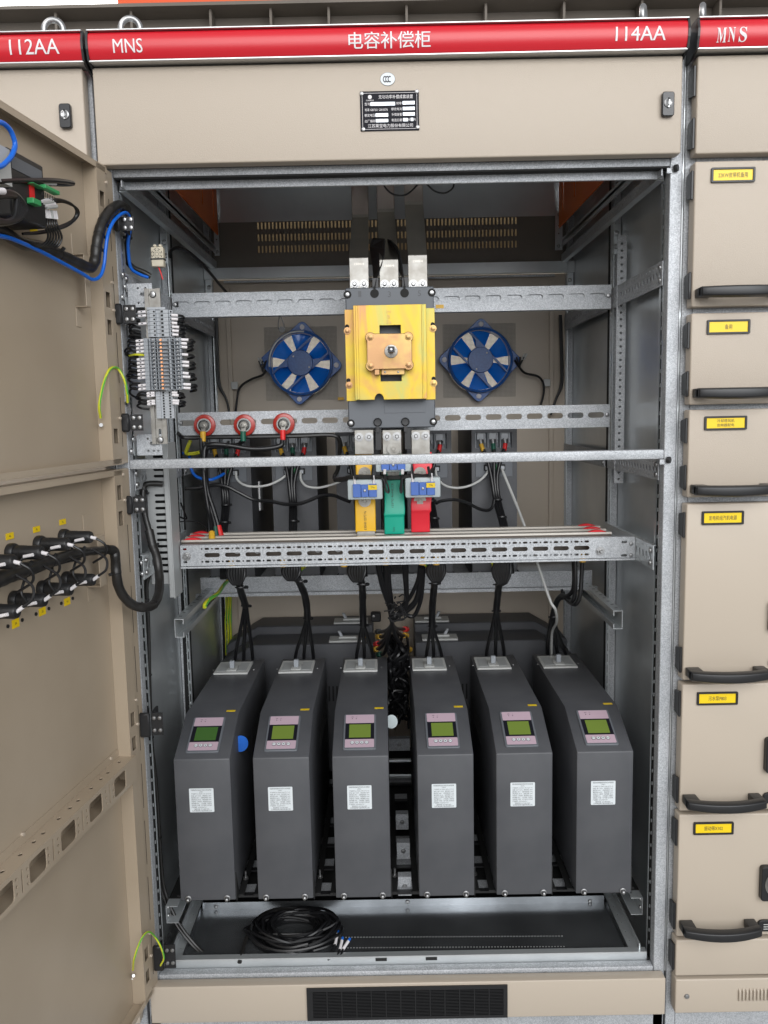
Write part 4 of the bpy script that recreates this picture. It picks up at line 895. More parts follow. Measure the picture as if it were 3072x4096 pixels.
# ================================================================== FANS
def make_fan(mirror):
    root = thing('cooling_fan', None, 'fan', (0, 0, 0), 'blue cooling fans on the rear door')
    s = -1 if mirror else 1
    sq = [(.0, .0965), (.0965, 0), (0, -.0965), (-.0965, 0)]
    poly = []
    for k in range(4):
        ang = R(90*k); cx, cz = .0958*math.cos(ang), .0958*math.sin(ang)
        poly += [(cx+.0140*math.cos(ang+R(t)), cz+.0140*math.sin(ang+R(t))) for t in (-45, -22, 0, 22, 45)]
    ring = circ(0, 0, .0800, 44)
    g = MB(); g.plate(poly[::1], [ring], XZ, .0, .012); part(g, 'frame', M['fanblue'], root, bevel=.0012, smooth=True)
    g = MB(); n = 44; vs = []; fs = []
    prof = [(.0870, .012), (.0870, -.012), (.0855, -.0155), (.0825, -.0165), (.0795, -.0145), (.0795, .030), (.0870, .030)]
    g.lathe([(r, -y) for r, y in prof[:-1]], (0, 0, 0), (0, -1, 0), 48)
    g.f = g.f[:-2]; m_ = 6; g.f += [(5*48+k, 5*48+(k+1) % 48, (k+1) % 48, k) for k in range(48)]
    part(g, 'ring', M['fanblue'], root, smooth=True)
    g = MB(); g.lathe([(.0345, 0), (.0345, .010), (.0325, .0130), (.004, .0135)], (0, -.004, 0), (0, -1, 0), 36); part(g, 'motor_cover', M['fanblue'], root, smooth=True)
    g = MB()
    for k in range(6):
        a0, a1 = R(k*60+10), R(k*60+60-9); nn = 8; vs = []; fs = []
        for j in range(nn+1):
            t = a0+(a1-a0)*j/nn; yy = .016-.018*j/nn
            for r in (.030, .055, .0785): vs += [(r*math.cos(t), yy, r*math.sin(t)), (r*math.cos(t), yy+.0018, r*math.sin(t))]
        for j in range(nn):
            for q in range(2):
                b0 = j*6+q*2; b1 = (j+1)*6+q*2
                fs += [(b0, b0+2, b1+2, b1), (b0+1, b1+1, b1+3, b0+3)]
            fs += [(j*6, (j+1)*6, (j+1)*6+1, j*6+1), (j*6+4, j*6+5, (j+1)*6+5, (j+1)*6+4)]
        fs += [(0, 1, 3, 2), (2, 3, 5, 4)]; e_ = nn*6; fs += [(e_, e_+2, e_+3, e_+1), (e_+2, e_+4, e_+5, e_+3)]
        gg = MB(); gg.add(vs, fs); part(gg, 'blade', M['fanblade'], root, smooth=True)
    # two struts, diagonal
    dx, dz_ = math.cos(R(45)), math.sin(R(45))*s; nx, nz = -dz_, dx
    for o_ in (-.0300, .0300):
        g = MB(); L = math.sqrt(.0815**2-.030**2)
        pts = [(-L, o_-.0030), (L, o_-.0030), (L, o_+.0030), (-L, o_+.0030)]
        g.prism(pts, lambda a, b, d: (a*dx+b*nx, d, a*dz_+b*nz), -.0125, -.006); part(g, 'strut', M['fanblue'], root, bevel=.0006)
    g = MB(); pts = [(-.055, .0276), (-.012, .026), (-.012, .0), (-.036, .010)]
    g.prism([(-.050, .0278), (.0, .0278), (.0, .010), (-.030, .014)], lambda a, b, d: (a*dx+b*nx, d, a*dz_+b*nz), -.0145, -.0065); g.prism([(.050, -.0278), (.0, -.0278), (.0, -.010), (.030, -.014)], lambda a, b, d: (a*dx+b*nx, d, a*dz_+b*nz), -.0145, -.0065); parts(g, 'strut_web', M['fanblue'], root)
    for a_, b_ in ((-.002, .0245), (.010, -.0245)):
        g = MB(); screw(g, (a_*dx+b_*nx, -.0172, a_*dz_+b_*nz), .0026); part(g, 'cover_screw', M['steel'], root, smooth=True)
    for k in range(4):
        if (k == 2 and not mirror) or (k == 0 and mirror): continue
        cx, cz = .0955*math.cos(R(90*k)), .0955*math.sin(R(90*k)); g = MB(); g.lathe([(.0068, 0), (.0056, .0012), (.0026, .0014), (.0026, .004)], (cx, -.0002, cz), (0, -1, 0), 18); part(g, 'corner_screw', M['white'], root, smooth=True)
    return root
for c, mir, lab, rr in ((at(1203, 1453, .776), False, 'blue axial fan left of the breaker, pale strip inside its ring', 4), (at(1920, 1441, .776), True, 'blue axial fan right of the breaker on the rear door', 2)):
    f = make_fan(mir); f['label'] = lab; f.location = c; f.rotation_euler = (0, R(rr), 0)
    if not mir:
        g = MB(); n = 16; vs = []; fs = []
        for k in range(n+1):
            t = R(85+105*k/n)
            for r in (.0805, .0845): vs += [(r*math.cos(t), -.0172, r*math.sin(t)), (r*math.cos(t), -.0168, r*math.sin(t))]
        for k in range(n): fs += [(k*4+i, k*4+j, (k+1)*4+j, (k+1)*4+i) for i, j in ((0, 1), (1, 3), (3, 2), (2, 0))]
        g.add(vs, fs); part(g, 'edge_strip', M['lgrey'], f)

# ================================================================== CAPACITOR MODULES (front row)
def profile_body(w, L=.470, slope=True):
    return [(0, 0), (0, .2855), (.110, .3355), (L, .3355), (L, 0)]
LBL = ['智能集成抑制谐波式低压无功补偿装置', '(共补)', '产品型号: JL-ZNJDL-480-40/7% SD', '标准: GB/T 15576    额定电压: 480V', '额定电压: 480V      控制电源电流: 10mA', '额定电流: 48.1A     额定频率: 50Hz', '补偿方式: 三相共补   额定容量: 40kvar', '防护等级: IP20      元件温度: 三相投切', '安装场所: 户内型    生产日期: 2022年08月', '产品编号: 202208260001', '联系电话: 0519-88669876', '江苏莱宝电力股份有限公司']
def make_module():
    r = thing('capacitor_module', None, 'capacitor module', (0, 0, 0), 'capacitor modules in the front row')
    hw = .0535
    g = MB(); g.prism(profile_body(0), lambda a, b, d: (d, a, b), -hw, hw); part(g, 'housing', M['grey'], r, bevel=.0022, smooth=True, seg=2)
    # side feet flanges
    g = MB(); g.box(-hw-.012, -hw-.0002, .02, .455, -.004, -.0015); g.box(hw+.0002, hw+.012, .02, .455, -.004, -.0015)
    g.prism([(0, -.004), (.026, -.004), (0, .055)], lambda a, b, d: (hw+.0003+b*0+0, a+.004, b) if 0 else (hw+.0003+d, a+.004, b), 0, .0016); parts(g, 'foot_flange', M['blackm'], r)
    # seam across side top
    # display
    sx, sz = .110/.1208, .050/.1208
    def SL(a, b, d): return (a, sx*b - sz*d*-1*-1 if 0 else sx*b - sz*d, .2855+sz*b+sx*d)   # a across, b up the slope, d outward
    def SLf(a, b, d): return (a, .0+sx*b-sz*d, .2855+sz*b+sx*d)
    g = MB(); g.prism(rrect(-.0340, .0300, .0150, .1070, .004), SLf, -.001, .0030); dsp = part(g, 'display_unit', M['greyb'], r, bevel=.001, smooth=True)
    g = MB(); g.prism(rrect(-.0300, .0262, .0820, .1040, .0015), SLf, .0031, .0036); g.prism(rrect(-.0300, .0262, .0195, .0400, .0015), SLf, .0031, .0036); parts(g, 'foil', M['lilac'], dsp)
    g = MB(); g.prism(rect(-.0300, .0262, .0402, .0815), SLf, .0031, .0035); part(g, 'window', M['plate'], dsp)
    g = MB(); g.prism(rect(-.0225, .0195, .0440, .0780), SLf, .0036, .0040); part(g, 'lcd', M['lcd'], dsp)
    for k in range(4):
        cx = -.0158+k*.0092; g = MB(); g.prism([(cx+.0040*math.cos(t*math.pi/8), .0310+.0040*math.sin(t*math.pi/8)) for t in range(16)], SLf, .0037, .0041); g2 = part(g, 'button', M['ink'], dsp)
        g = MB(); g.prism([(cx+.0034*math.cos(t*math.pi/8), .0310+.0034*math.sin(t*math.pi/8)) for t in range(16)], SLf, .0042, .0045); b2 = part(g, 'button', M['paper'], dsp)
        g = MB()
        if k in (1, 2):
            q = 1 if k == 1 else -1; g.prism([(cx-.0019, .0310-.0014*q), (cx, .0310+.0022*q), (cx+.0019, .0310-.0014*q), (cx, .0310-.0004*q)][::q], SLf, .0046, .0048)
        else: text(g, ('ESC', '', '', 'ENT')[k], cx-.0026, cx+.0026, .0298, .0322, lambda a, b: SLf(a, b, .0047), res=1)
        part(g, 'button_symbol', M['ink'], dsp)
    g = MB(); text(g, '故障', -.0190, -.0150, .0970, .0995, lambda a, b: SLf(a, b, .0038), res=1); text(g, 'C1', -.0105, -.0078, .0970, .0992, lambda a, b: SLf(a, b, .0038), res=1)
    for cx in (-.0170, -.0092): g.prism(circ(cx, .0935, .0009, 8), SLf, .0037, .0040)
    part(g, 'foil_print', M['ink'], dsp)
    # yellow sticker near ridge
    g = MB(); g.prism(rect(.0270, .0450, .1140, .1220), lambda a, b, d: (a, b, d), .3358, .3362); s_ = part(g, 'sticker', M['sticker'], r)
    # rating label
    g = MB(); g.prism(rrect(-.0265, .0200, .1805, .2280, .0015, 3), XZ, -.0002, -.0007); lb = part(g, 'rating_label', M['paper'], r)
    g = MB()
    for k, l in enumerate(LBL):
        z1 = .2262-k*.00380; w2 = .0195 if k == 0 else (.0035 if k == 1 else (.014 if k in (9, 10) else .0190)); cx = -.0035 if k not in (9,) else -.009
        if k == 11: z1 = .1850; w2 = .0185
        text(g, l, cx-w2, cx+w2, z1-(.0032 if k == 11 else .0028), z1, lambda a, b: (a, -.0009, b), res=1)
    part(g, 'label_print', M['ink'], lb)
    # isolator on top
    y0, y1 = .3520, .4380; z = .3357; x0, x1 = -.0485, .0305
    g = MB(); g.box(x0, x1, y0, y1, z, z+.0045); iso = part(g, 'isolator_plate', M['lgrey'], r, bevel=.0008, smooth=True)
    g = MB(); g.box(x0+.006, x0+.0275, y0+.012, y1-.014, z+.0046, z+.0056); g.box(x1-.0275, x1-.006, y0+.012, y1-.014, z+.0046, z+.0056); parts(g, 'plate_panel', M['duct'], iso, bevel=.0004)
    cx = (x0+x1)/2; g = MB(); g.box(cx-.0120, cx+.0120, y0+.006, y0+.048, z+.0047, z+.0085); part(g, 'switch_collar', M['lgrey'], iso, bevel=.0025, smooth=True)
    g = MB(); g.box(cx-.0055, cx+.0055, y0+.020, y0+.030, z+.0086, z+.0260); part(g, 'toggle', M['tgrey'], iso, bevel=.0012, smooth=True)
    g = MB()
    for x in (x0-.007, x1+.009): screw(g, (x, y0+.035, z), .0022, (0, 0, 1))
    parts(g, 'top_screw', M['steel'], iso, smooth=True)
    # base screws
    for x in (-.038, .037):
        g = MB(); g.lathe([(.0060, 0), (.0060, .0015), (.0045, .002), (.0043, .005), (.0030, .0080), (.0010, .0090)], (x, -.0002, .0045), (0, -1, 0), 16); parts(g, 'base_screw', M['steel'], r, smooth=True)
    # rear-side clamp bolts on foot flange
    for x in (hw+.0075,):
        for yy in (.07,): g = MB(); g.cyl((x, yy, -.001), (x, yy, .018), .0022); g.cyl((x, yy, .001), (x, yy, .005), .0055, n=6); part(g, 'foot_bolt', M['steel'], r, smooth=True)
    for xa_, xb2 in ((-hw-.0006, -hw-.0001), (hw+.0001, hw+.0006)):
        g = MB()
        for k in range(16): g.box(xa_, xb2, .25+k*.012, .254+k*.012, .20, .245)
        part(g, 'side_louvre', M['blackm'], r)
    return r
mx_ = [at(u, 3030, .03).x for u in (805.5, 1123, 1441, 1781, 2097.5, 2421)]
mod = make_module()
MLAB = ['front capacitor module next to the left side wall, its screen dim dark green', 'second front capacitor module from the left, standing between the dim one and the centre pair', 'front capacitor module just left of the central gap, light green screen', 'front capacitor module just right of the central gap, light green screen',
        'fifth front capacitor module from the left, second one in from the right wall', 'front capacitor module next to the right side wall, farthest right of its row']
for i, x in enumerate(mx_):
    o = mod if i == 0 else copy_tree(mod)
    o.location = (x, .030, .4055); o['label'] = MLAB[i]
    for ch in o.children:
        if ch.name.startswith('display_unit') and i == 0:
            for c2 in ch.children:
                if c2.name.startswith('lcd'): pass
# dim screen of the first module
for ch in mod.children:
    if ch.name.startswith('display_unit'):
        for c2 in ch.children:
            if c2.name.startswith('lcd'):
                c2.data = c2.data.copy(); c2.data.materials[0] = M['lcdd']; c2['label'] = 'dim dark green screen'
# blue warranty tag and white tag
a = at(940, 2952, .20)
g = MB(); q = at(962, 2975, .12); g.prism([(q.y+.016*math.cos(t*math.pi/12), q.z+.017*math.sin(t*math.pi/12)) for t in range(-4, 20)] , lambda a, b, d: (d*1.0+(a-q.y)*.9, q.y+(a-q.y)*.2, b), q.x-.0004, q.x+.0004)
single(g, 'seal_tag', M['bluetag'], 'blue round tag sticking out beside the leftmost front module', 'tag')
g = MB(); q = at(1566, 2886, .16); g.prism([(q.x+.0125*math.cos(t*math.pi/12), q.z+.0145*math.sin(t*math.pi/12)) for t in range(24)], XZ, .159, .1597)
single(g, 'seal_tag', M['ctgrey'], 'pale round tag in the central gap between front modules', 'tag')

# ================================================================== REAR LOWER MODULES (turned sideways)
def side_module(x_end, x_front, y0, y1, zt, lab, swx, tg=True):
    s = 1 if x_front > x_end else -1
    r = thing('capacitor_module', lab, 'capacitor module', ((x_end+x_front)/2, (y0+y1)/2, .41), 'capacitor modules lying crosswise behind the front row')
    L = abs(x_front-x_end); pr = [(0, .41), (0, zt-.05), (.085, zt), (L, zt), (L, .41)]
    g = MB(); g.prism([(x_front-s*a, b) for a, b in pr], lambda a, b, d: (a, d, b), y0, y1); part(g, 'housing', M['grey'], r, bevel=.0022, smooth=True)
    g = MB(); g.box(swx-.046, swx+.046, y0+.008, y0+.056, zt+.0002, zt+.0055); iso = part(g, 'isolator_plate', M['lgrey'], r, bevel=.001, smooth=True)
    g = MB(); g.box(swx-.022, swx+.026, y0+.022, y0+.038, zt+.0056, zt+.0120); part(g, 'switch_collar', M['lgrey'], iso, bevel=.003, smooth=True, seg=2)
    g = MB(); g.prism([(swx+.010*s, zt+.012), (swx+.018*s, zt+.012), (swx+.024*s, zt+.026), (swx+.017*s, zt+.026)], lambda a, b, d: (a, d, b), y0+.025, y0+.035); part(g, 'toggle', M['tgrey2'], iso, bevel=.001)
    g = MB(); xx = x_end+s*.035; g.box(xx-.012, xx+.012, y0+.05, y0+.062, zt+.0003, zt+.0007); part(g, 'sticker', M['lugy'], r)
    g = MB()
    for k in range(9): g.box(x_end+s*.05+k*.010*s-.002, x_end+s*.05+k*.010*s+.002, y0-.0007, y0-.0001, .60, .64)
    part(g, 'side_louvre', M['blackm'], r)
side_module(-.0560, -.4550, .585, .688, .752, 'crosswise module behind the left front modules, nearer of two', -.128)
side_module(-.0620, -.4580, .694, .796, .772, 'crosswise module behind the left front modules, farther of two', -.122)
side_module(.0480, .4580, .585, .688, .752, 'crosswise module behind the right front modules, nearer of two', .112)
side_module(.0500, .4600, .694, .796, .772, 'crosswise module behind the right front modules, farther of two', .098)

# ================================================================== UPPER MODULES (terminal side forward)
def upper_module(u0, u1, lab, ports=(True, True)):
    y = .45; x0, x1 = at(u0, 2000, y).x, at(u1, 2000, y).x; z0, z1 = .9430, 1.305; cx = (x0+x1)/2; w = x1-x0
    r = thing('capacitor_module', lab, 'capacitor module', (cx, y, z0), 'capacitor modules on the upper shelf')
    g = MB(); g.plate(rect(x0, x1, z0, z1), [rrect(cx-.044, cx+.042, 1.2500, 1.2860, .002, 3)], XZ, y, y+.002); g.box(x0, x0+.002, y+.0022, .80, z0, z1); g.box(x1-.002, x1, y+.0022, .80, z0, z1); g.box(x0, x1, y+.0022, .80, z1-.002, z1); part(g, 'housing', M['grey'], r)
    g = MB(); g.box(cx-.0445, cx+.0425, y+.020, y+.022, 1.2495, 1.2865); g.box(cx-.0445, cx+.0425, y+.0025, y+.02, 1.2490, 1.2505)
    for k in range(4): g.box(cx-.0440+k*.0285, cx-.0420+k*.0285, y+.001, y+.02, 1.2508, 1.2860)
    tb = part(g, 'terminal_block', M['tgrey'], r)
    cols = ('lugy', 'lugg', 'lugr')
    for k in range(3):
        xx = cx-.0290+k*.0282-.001
        g = MB(); g.box(xx-.0095, xx+.0065, y+.004, y+.0195, 1.2700, 1.2855); g.box(xx+.0075, xx+.0100, y+.004, y+.0195, 1.2620, 1.2860); o = part(g, 'terminal_clamp', M['tgrey2'], tb)
        g = MB(); g.cyl((xx-.001, y+.001, 1.2590), (xx-.001, y+.001, 1.2690), .0042); g.cyl((xx-.001, y, 1.266), (xx-.001, y, 1.271), .0050, n=6); parts(g, 'terminal_screw', M['steel'], o, smooth=True)
        g = MB(); g.cyl((xx-.001, y-.001, 1.2600), (xx+(.004 if k == 0 else (-.004 if k == 2 else 0)), y-.006, 1.2440), .0052, .0050); part(g, 'lug_sleeve', M[cols[k]], o, smooth=True)
    g = MB(); g.box(cx-.044, cx+.042, y-.0016, y-.0002, 1.1830, 1.2290); pp = part(g, 'port_panel', M['greyb'], r, bevel=.001)
    for k, s in enumerate((-1, 1)):
        xx = cx+s*.0175; g = MB(); g.box(xx-.0075, xx+.0075, y-.0026, y-.0017, 1.1980, 1.2120); g2 = part(g, 'data_port', M['hole'], pp)
        g = MB(); g.box(xx-.0045, xx+.0045, y-.012, y-.0027, 1.2000, 1.2090); part(g, 'data_plug', M['tgrey2'], pp, bevel=.001)
    g = MB(); g.box(cx-.002, cx+.005, y-.006, y-.0017, 1.200, 1.212); part(g, 'green_plug', M['conn'], pp)
    g = MB()
    for s in (-1, 1): screw(g, (cx+s*.036, y-.0002, z0+.012), .0052)
    parts(g, 'base_screw', M['steel'], r, smooth=True)
    g = MB()
    for s in (-1, 1):
        xe = x0 if s < 0 else x1
        g.prism([(xe, z0-.001), (xe+s*.022, z0-.001), (xe, z0+.020)], XZ, y+.004, y+.006)
    parts(g, 'foot_flange', M['blackm'], r)
    return cx
UX = [upper_module(*a) for a in ((829, 1008, 'upper module at the left end of its shelf, under the yellow lugged insulator'), (1092, 1271, 'upper module standing below the gap right of the green lugged insulator'), (1347, 1522, 'upper module behind the yellow sleeved busbar'), (1630, 1808, 'upper module behind the red sleeved busbar'), (1888, 2068, 'upper module at the right end of its shelf, with the long grey lead'))]
# clutter between the upper modules: capacitor cans
for i, (u, v0, v1) in enumerate(((1035, 1925, 2040),)):
    a = at(u, v0, .56); b_ = at(u, v1, .56); g = MB(); g.cyl((a.x, .56, b_.z), (a.x, .56, a.z), .009, n=20); single(g, 'capacitor_can', M['alu'], 'thin bright metal tube between the two leftmost upper modules', 'capacitor', smooth=True)

# orange insulation boards up high
for s, lab in ((-1, 'dark orange insulating board high on the left inside wall'), (1, 'bright orange slotted insulating board high on the right inside wall')):
    hs = [slot(.34+k*.13, 1.900, .016, .11, 4) for k in range(4)]
    g = MB(); g.plate(rect(.27, .78, 1.8120, 1.9520), hs, YZ, s*.4500, s*.4530); single(g, 'insulating_board', M['orange'], lab, 'insulating board', 'orange insulating boards')

# ================================================================== TERMINAL STRIP
ts = thing('terminal_strip', 'column of grey terminal blocks on a metal rail at the left wall', 'terminal strip', (-.44, .02, 1.28))
yT = .006
a = at(604, 1165, .028); b_ = at(640, 1165, .028)
xr0, xr1 = at(592, 1200, .028).x, at(641, 1200, .028).x; zr1, zr0 = at(610, 1157, .028).z, at(640, 1775, .028).z
g = MB(); g.plate(rect(xr0, xr1, zr0, zr1), [slot((xr0+xr1)/2, zr0+.02, .005, .014, 4), slot((xr0+xr1)/2, zr1-.040, .005, .014, 4)], XZ, .0215, .0227); g.box(xr0-.003, xr0+.004, .017, .0213, zr0, zr1); g.box(xr1-.004, xr1+.003, .017, .0213, zr0, zr1); dr_ = part(g, 'mounting_rail', M['tin'], ts)
g = MB(); screw(g, ((xr0+xr1)/2, .0214, zr0+.007), .0062); screw(g, ((xr0+xr1)/2, .0214, zr1-.010), .0062); parts(g, 'rail_screw', M['steel'], dr_, smooth=True)
def tpx(x, y, yy=yT): return at(480+x*.2351, 1180+y*.2351, yy)
rows = []
def tz(y, yy=yT): return tpx(650, y, yy).z
# upper group
p0, p1 = tpx(450, 480), tpx(890, 480); xa, xb = p0.x, p1.x
for k in range(7):
    z1 = tz(250+k*66.5); z0 = tz(250+(k+1)*66.5)+.0004
    g = MB(); g.box(xa, xb, yT+.006, .0168, z0, z1); g.box(xa+.006, xa+(xb-xa)*.36, yT, yT+.0058, z0, z1); g.box(xa+(xb-xa)*.55, xa+(xb-xa)*.85, yT, yT+.0058, z0, z1); t_ = part(g, 'terminal', M['tgrey2'], ts, bevel=.0003)
    g = MB(); zc = (z0+z1)/2
    for f in (.31, .93): g.cyl((xa+(xb-xa)*f, yT-.0003, zc) if f < .9 else (xa+(xb-xa)*f, yT+.0055, zc), (xa+(xb-xa)*f, yT-.0001, zc) if f < .9 else (xa+(xb-xa)*f, yT+.0059, zc), .0017, n=10)
    g.box(xa+(xb-xa)*.57, xa+(xb-xa)*.66, yT-.0003, yT-.0001, zc-.0018, zc+.0018); parts(g, 'terminal_hole', M['hole'], t_)
    rows.append((zc, xa, xb, 0))
g = MB(); g.box(xa, xa+(xb-xa)*.72, yT+.004, .0168, tz(250)+.0005, tz(198)); part(g, 'end_stop', M['tgrey2'], ts, bevel=.0006)
# middle group
p0, p1 = tpx(400, 1100, -.002), tpx(1048, 1100, -.002); ya, yb = p0.x, p1.x
for k in range(14):
    yy = -.002; z1 = tz(730+k*63.6, yy); z0 = tz(730+(k+1)*63.6, yy)+.0003; zc = (z0+z1)/2; w_ = yb-ya
    g = MB(); g.box(ya, yb, yy+.007, .0168, z0, z1); g.box(ya+w_*.02, ya+w_*.13, yy+.001, yy+.0069, z0, z1)
    for f0, f1 in ((.18, .20), (.30, .32), (.37, .39), (.68, .73), (.82, .84), (.965, 1.0)): g.box(ya+w_*f0, ya+w_*f1, yy, yy+.0069, z0, z1)
    g.box(ya+w_*.18, yb, yy, yy+.0069, z0, z0+.0006); t_ = part(g, 'terminal', M['tgrey'], ts)
    g = MB()
    for f in (.345, .655, .775): g.cyl((ya+w_*f, yy+.006, zc), (ya+w_*f, yy+.0072, zc), .0019, n=10)
    parts(g, 'terminal_hole', M['hole'], t_)
    g = MB()
    for f in (.24, .88): screw(g, (ya+w_*f, yy+.0069, zc), .0019)
    parts(g, 'terminal_screw', M['steel'], t_, smooth=True)
    g = MB(); g.lathe([(.0022, 0), (.0020, .003), (.001, .003)], (ya+w_*.455, yy+.0069, zc), (0, -1, 0), 12); part(g, 'copper_link', M['copper'], t_, smooth=True)
    rows.append((zc, ya, yb, 1))
# lower group
p0, p1 = tpx(600, 1870, .006), tpx(905, 1870, .006); la, lb_ = p0.x, p1.x
for k in range(10):
    z1 = tz(1640+k*46.5); z0 = tz(1640+(k+1)*46.5)+.0003; zc = (z0+z1)/2; w_ = lb_-la
    g = MB(); g.box(la, lb_, yT+.004, .0168, z0, z1); g.box(la+w_*.05, la+w_*.3, yT+.001, yT+.0038, z0, z1); t_ = part(g, 'terminal', M['tgrey2'], ts, bevel=.0002)
    g = MB()
    for f in (.45, .80): g.cyl((la+w_*f, yT+.0035, zc), (la+w_*f, yT+.0041, zc), .0017, n=10)
    parts(g, 'terminal_hole', M['hole'], t_)
    if k < 5: rows.append((zc, la, lb_, 2))
# wires of the strip
wl_ = thing('wire_loom', 'short black wires with white markers looping into both sides of the terminal strip', 'wires', (-.45, .01, 1.40))
idx_l = {0: (0, 1, 2, 3, 4, 5, 6), 1: (0, 1, 2, 3, 5, 6, 7, 8, 9, 10, 12, 13), 2: (0, 1, 3, 4)}
cnt = {0: -1, 1: -1, 2: -1}
for zc, x0, x1, gnum in rows:
    cnt[gnum] += 1; k = cnt[gnum]
    yw = .004
    if k in idx_l[gnum]:
        xl = x0 if gnum != 0 else x0
        if gnum != 0 or k in (0, 1, 3):
            g = MB(); g.cyl((xl+.0005, yw, zc), (xl-.0130, yw-.001, zc-.0012), .0025, n=10); part(g, 'wire_marker', M['white'], wl_, smooth=True)
            g = MB(); g.box(xl-.0075, xl-.0050, yw-.0034, yw-.0030, zc-.0012, zc+.0006); part(g, 'marker_print', M['ink'], wl_)
        dz_ = random.uniform(-.010, -.002); out = random.uniform(.016, .026)
        g = MB(); g.tube([(xl-.010, yw, zc-.001), (xl-.022, yw-.004, zc+.001), (xl-out-.010, yw+.002, zc+dz_*.6), (xl-out-.006, yw+.012, zc+dz_*1.4), (xl-.014, yw+.014, zc+dz_*1.8)], .0020, n=6, sub=5); part(g, 'wire', M['wire'], wl_, smooth=True)
    if gnum == 1 and k == 4:
        g = MB(); g.tube([(x0, yw, zc), (x0-.014, yw-.003, zc+.001), (x0-.030, yw+.01, zc+.0005)], .0020, n=6); part(g, 'wire', M['gyy'], wl_, smooth=True)
    if (gnum == 0 and k in (1, 2, 3, 4, 5, 6)) or (gnum == 1 and k in (0, 1, 2, 4, 6, 7, 9, 10, 12, 13)) or (gnum == 2 and k in (0, 1, 3, 4)):
        ln = random.uniform(.009, .013)
        g = MB(); g.cyl((x1, yw, zc), (x1+ln, yw, zc-.001), .0025, n=10); part(g, 'wire_marker', M['white'], wl_, smooth=True)
        g = MB(); g.tube([(x1+ln, yw, zc-.001), (x1+ln+.007, yw+.003, zc-.002), (x1+ln+.006, yw+.015, zc-.004), (x1+ln-.006, yw+.022, zc-.006)], .0021, n=6, sub=5); part(g, 'wire', M['wire'], wl_, smooth=True)

# wiring duct
dt = thing('wiring_duct', 'upright grey slotted wiring duct at the left wall, below the terminal strip', 'wiring duct', (-.445, .1, .99))
dx0, dx1 = -.4720, -.4300; dzt, dzb = 1.2880, 1.0180
hs = []
k = 0; z = 1.262
while z > 1.035:
    if not (1.195 < z < 1.222): hs.append(slot(dx1-.0155, z, .0260, .0052, 3))
    z -= .0122
g = MB(); g.plate(rect(dx0, dx1-.0008, dzb, dzt), hs, XZ, .0900, .0915); part(g, 'slotted_wall', M['duct'], dt)
g = MB(); g.box(dx0+.004, dx1-.003, .1040, .1300, dzb+.01, dzt-.01); part(g, 'duct_inside_shade', M['blackm'], dt)  # plain dark block gives the slots their shade, in place of wires
g = MB(); g.box(dx0, dx0+.0015, .0917, .140, dzb, dzt); g.box(dx0, dx1, .140, .1415, dzb, dzt); part(g, 'duct_base', M['duct'], dt)
g = MB(); g.box(dx1, dx1+.0022, .0850, .143, .9900, dzt); g.box(dx1-.008, dx1-.0001, .0850, .0870, .9920, dzt); part(g, 'duct_cover', M['duct'], dt, bevel=.0006)

# temperature sensor
sn = thing('temperature_sensor', 'small beige sensor box with round vent pattern tied to the left middle post', 'sensor', (-.426, .08, 1.606))
a = at(604, 985, .09); b_ = at(658, 1068, .09)
g = MB(); g.box(a.x, b_.x, .085, .100, b_.z, a.z-.002); g.box(a.x+.004, a.x+.010, .087, .098, a.z-.002, a.z+.003); g.box(a.x+.014, a.x+.020, .087, .098, a.z-.002, a.z+.003); part(g, 'case', M['braid'], sn, bevel=.0015, smooth=True)
g = MB(); cx, cz = (a.x+b_.x)/2, a.z-.015
for r_ in (.003, .006, .009):
    for k in range(8):
        t = R(k*45+8); p = [(cx+rr*math.cos(t+s_), cz+rr*math.sin(t+s_)) for rr, s_ in ((r_, 0), (r_, .42), (r_+.0011, .42), (r_+.0011, 0))]
        g.prism(p, XZ, .0849, .0846)
part(g, 'vent_pattern', M['hole'], sn)
g = MB(); g.box(a.x-.001, b_.x+.001, .0838, .101, b_.z+.0125, b_.z+.0150); part(g, 'cable_tie', M['black'], sn)
g = MB(); g.tube([(cx, .092, b_.z), (cx+.004, .09, b_.z-.010), (cx+.007, .09, b_.z-.022)], .0013); part(g, 'lead', M['lugr'], sn, smooth=True)

# ================================================================== DOOR EQUIPMENT
# controller box
am0, am1 = .262, .345; c_ = .058
zt = atda(103, 640, c_)[2]; zb_ = atda(181, 901, c_)[2]
zt0 = atda(208, 706, c_)[2]
ctr = thing('power_controller', 'black controller box with green plug connectors on the upper door', 'controller', DW((.31, 0, zb_)))
g = MB(DW); g.box(am0, am1, .0005, c_, zb_-.004, (zt+zt0)/2+.006); part(g, 'case', M['grey'] if 0 else M['black'], ctr, bevel=.002, smooth=True)
g = MB(DW); g.box(am0+.006, am1-.006, c_+.0002, c_+.0008, (zt+zt0)/2-.018, (zt+zt0)/2-.002); part(g, 'face_label', M['greyb'], ctr)
def dpt(x, y, c): p = atda(x*.3618, 380+y*.3618, c); return p
for (x0, y0, x1, y1) in ((335, 975, 470, 1030), (470, 985, 635, 1110), (335, 1130, 430, 1235)):
    p, q = dpt(x0, y0, c_+.006), dpt(x1, y1, c_+.006); g = MB(DW); g.box(min(p[0], q[0]), max(p[0], q[0]), c_+.0002, c_+.010, min(p[2], q[2]), max(p[2], q[2])); o = part(g, 'plug_connector', M['conn'], ctr, bevel=.0008)
p, q = dpt(475, 1000, c_+.012), dpt(625, 1075, c_+.012)
g = MB(DW)
for k in range(9):
    f = k/8; aa = p[0]+(q[0]-p[0])*f; zz = p[2]-.004; g.box(aa-.0008, aa+.0008, c_+.0101, c_+.0106, zz-.009, zz-.003)
part(g, 'connector_slot', M['hole'], ctr)
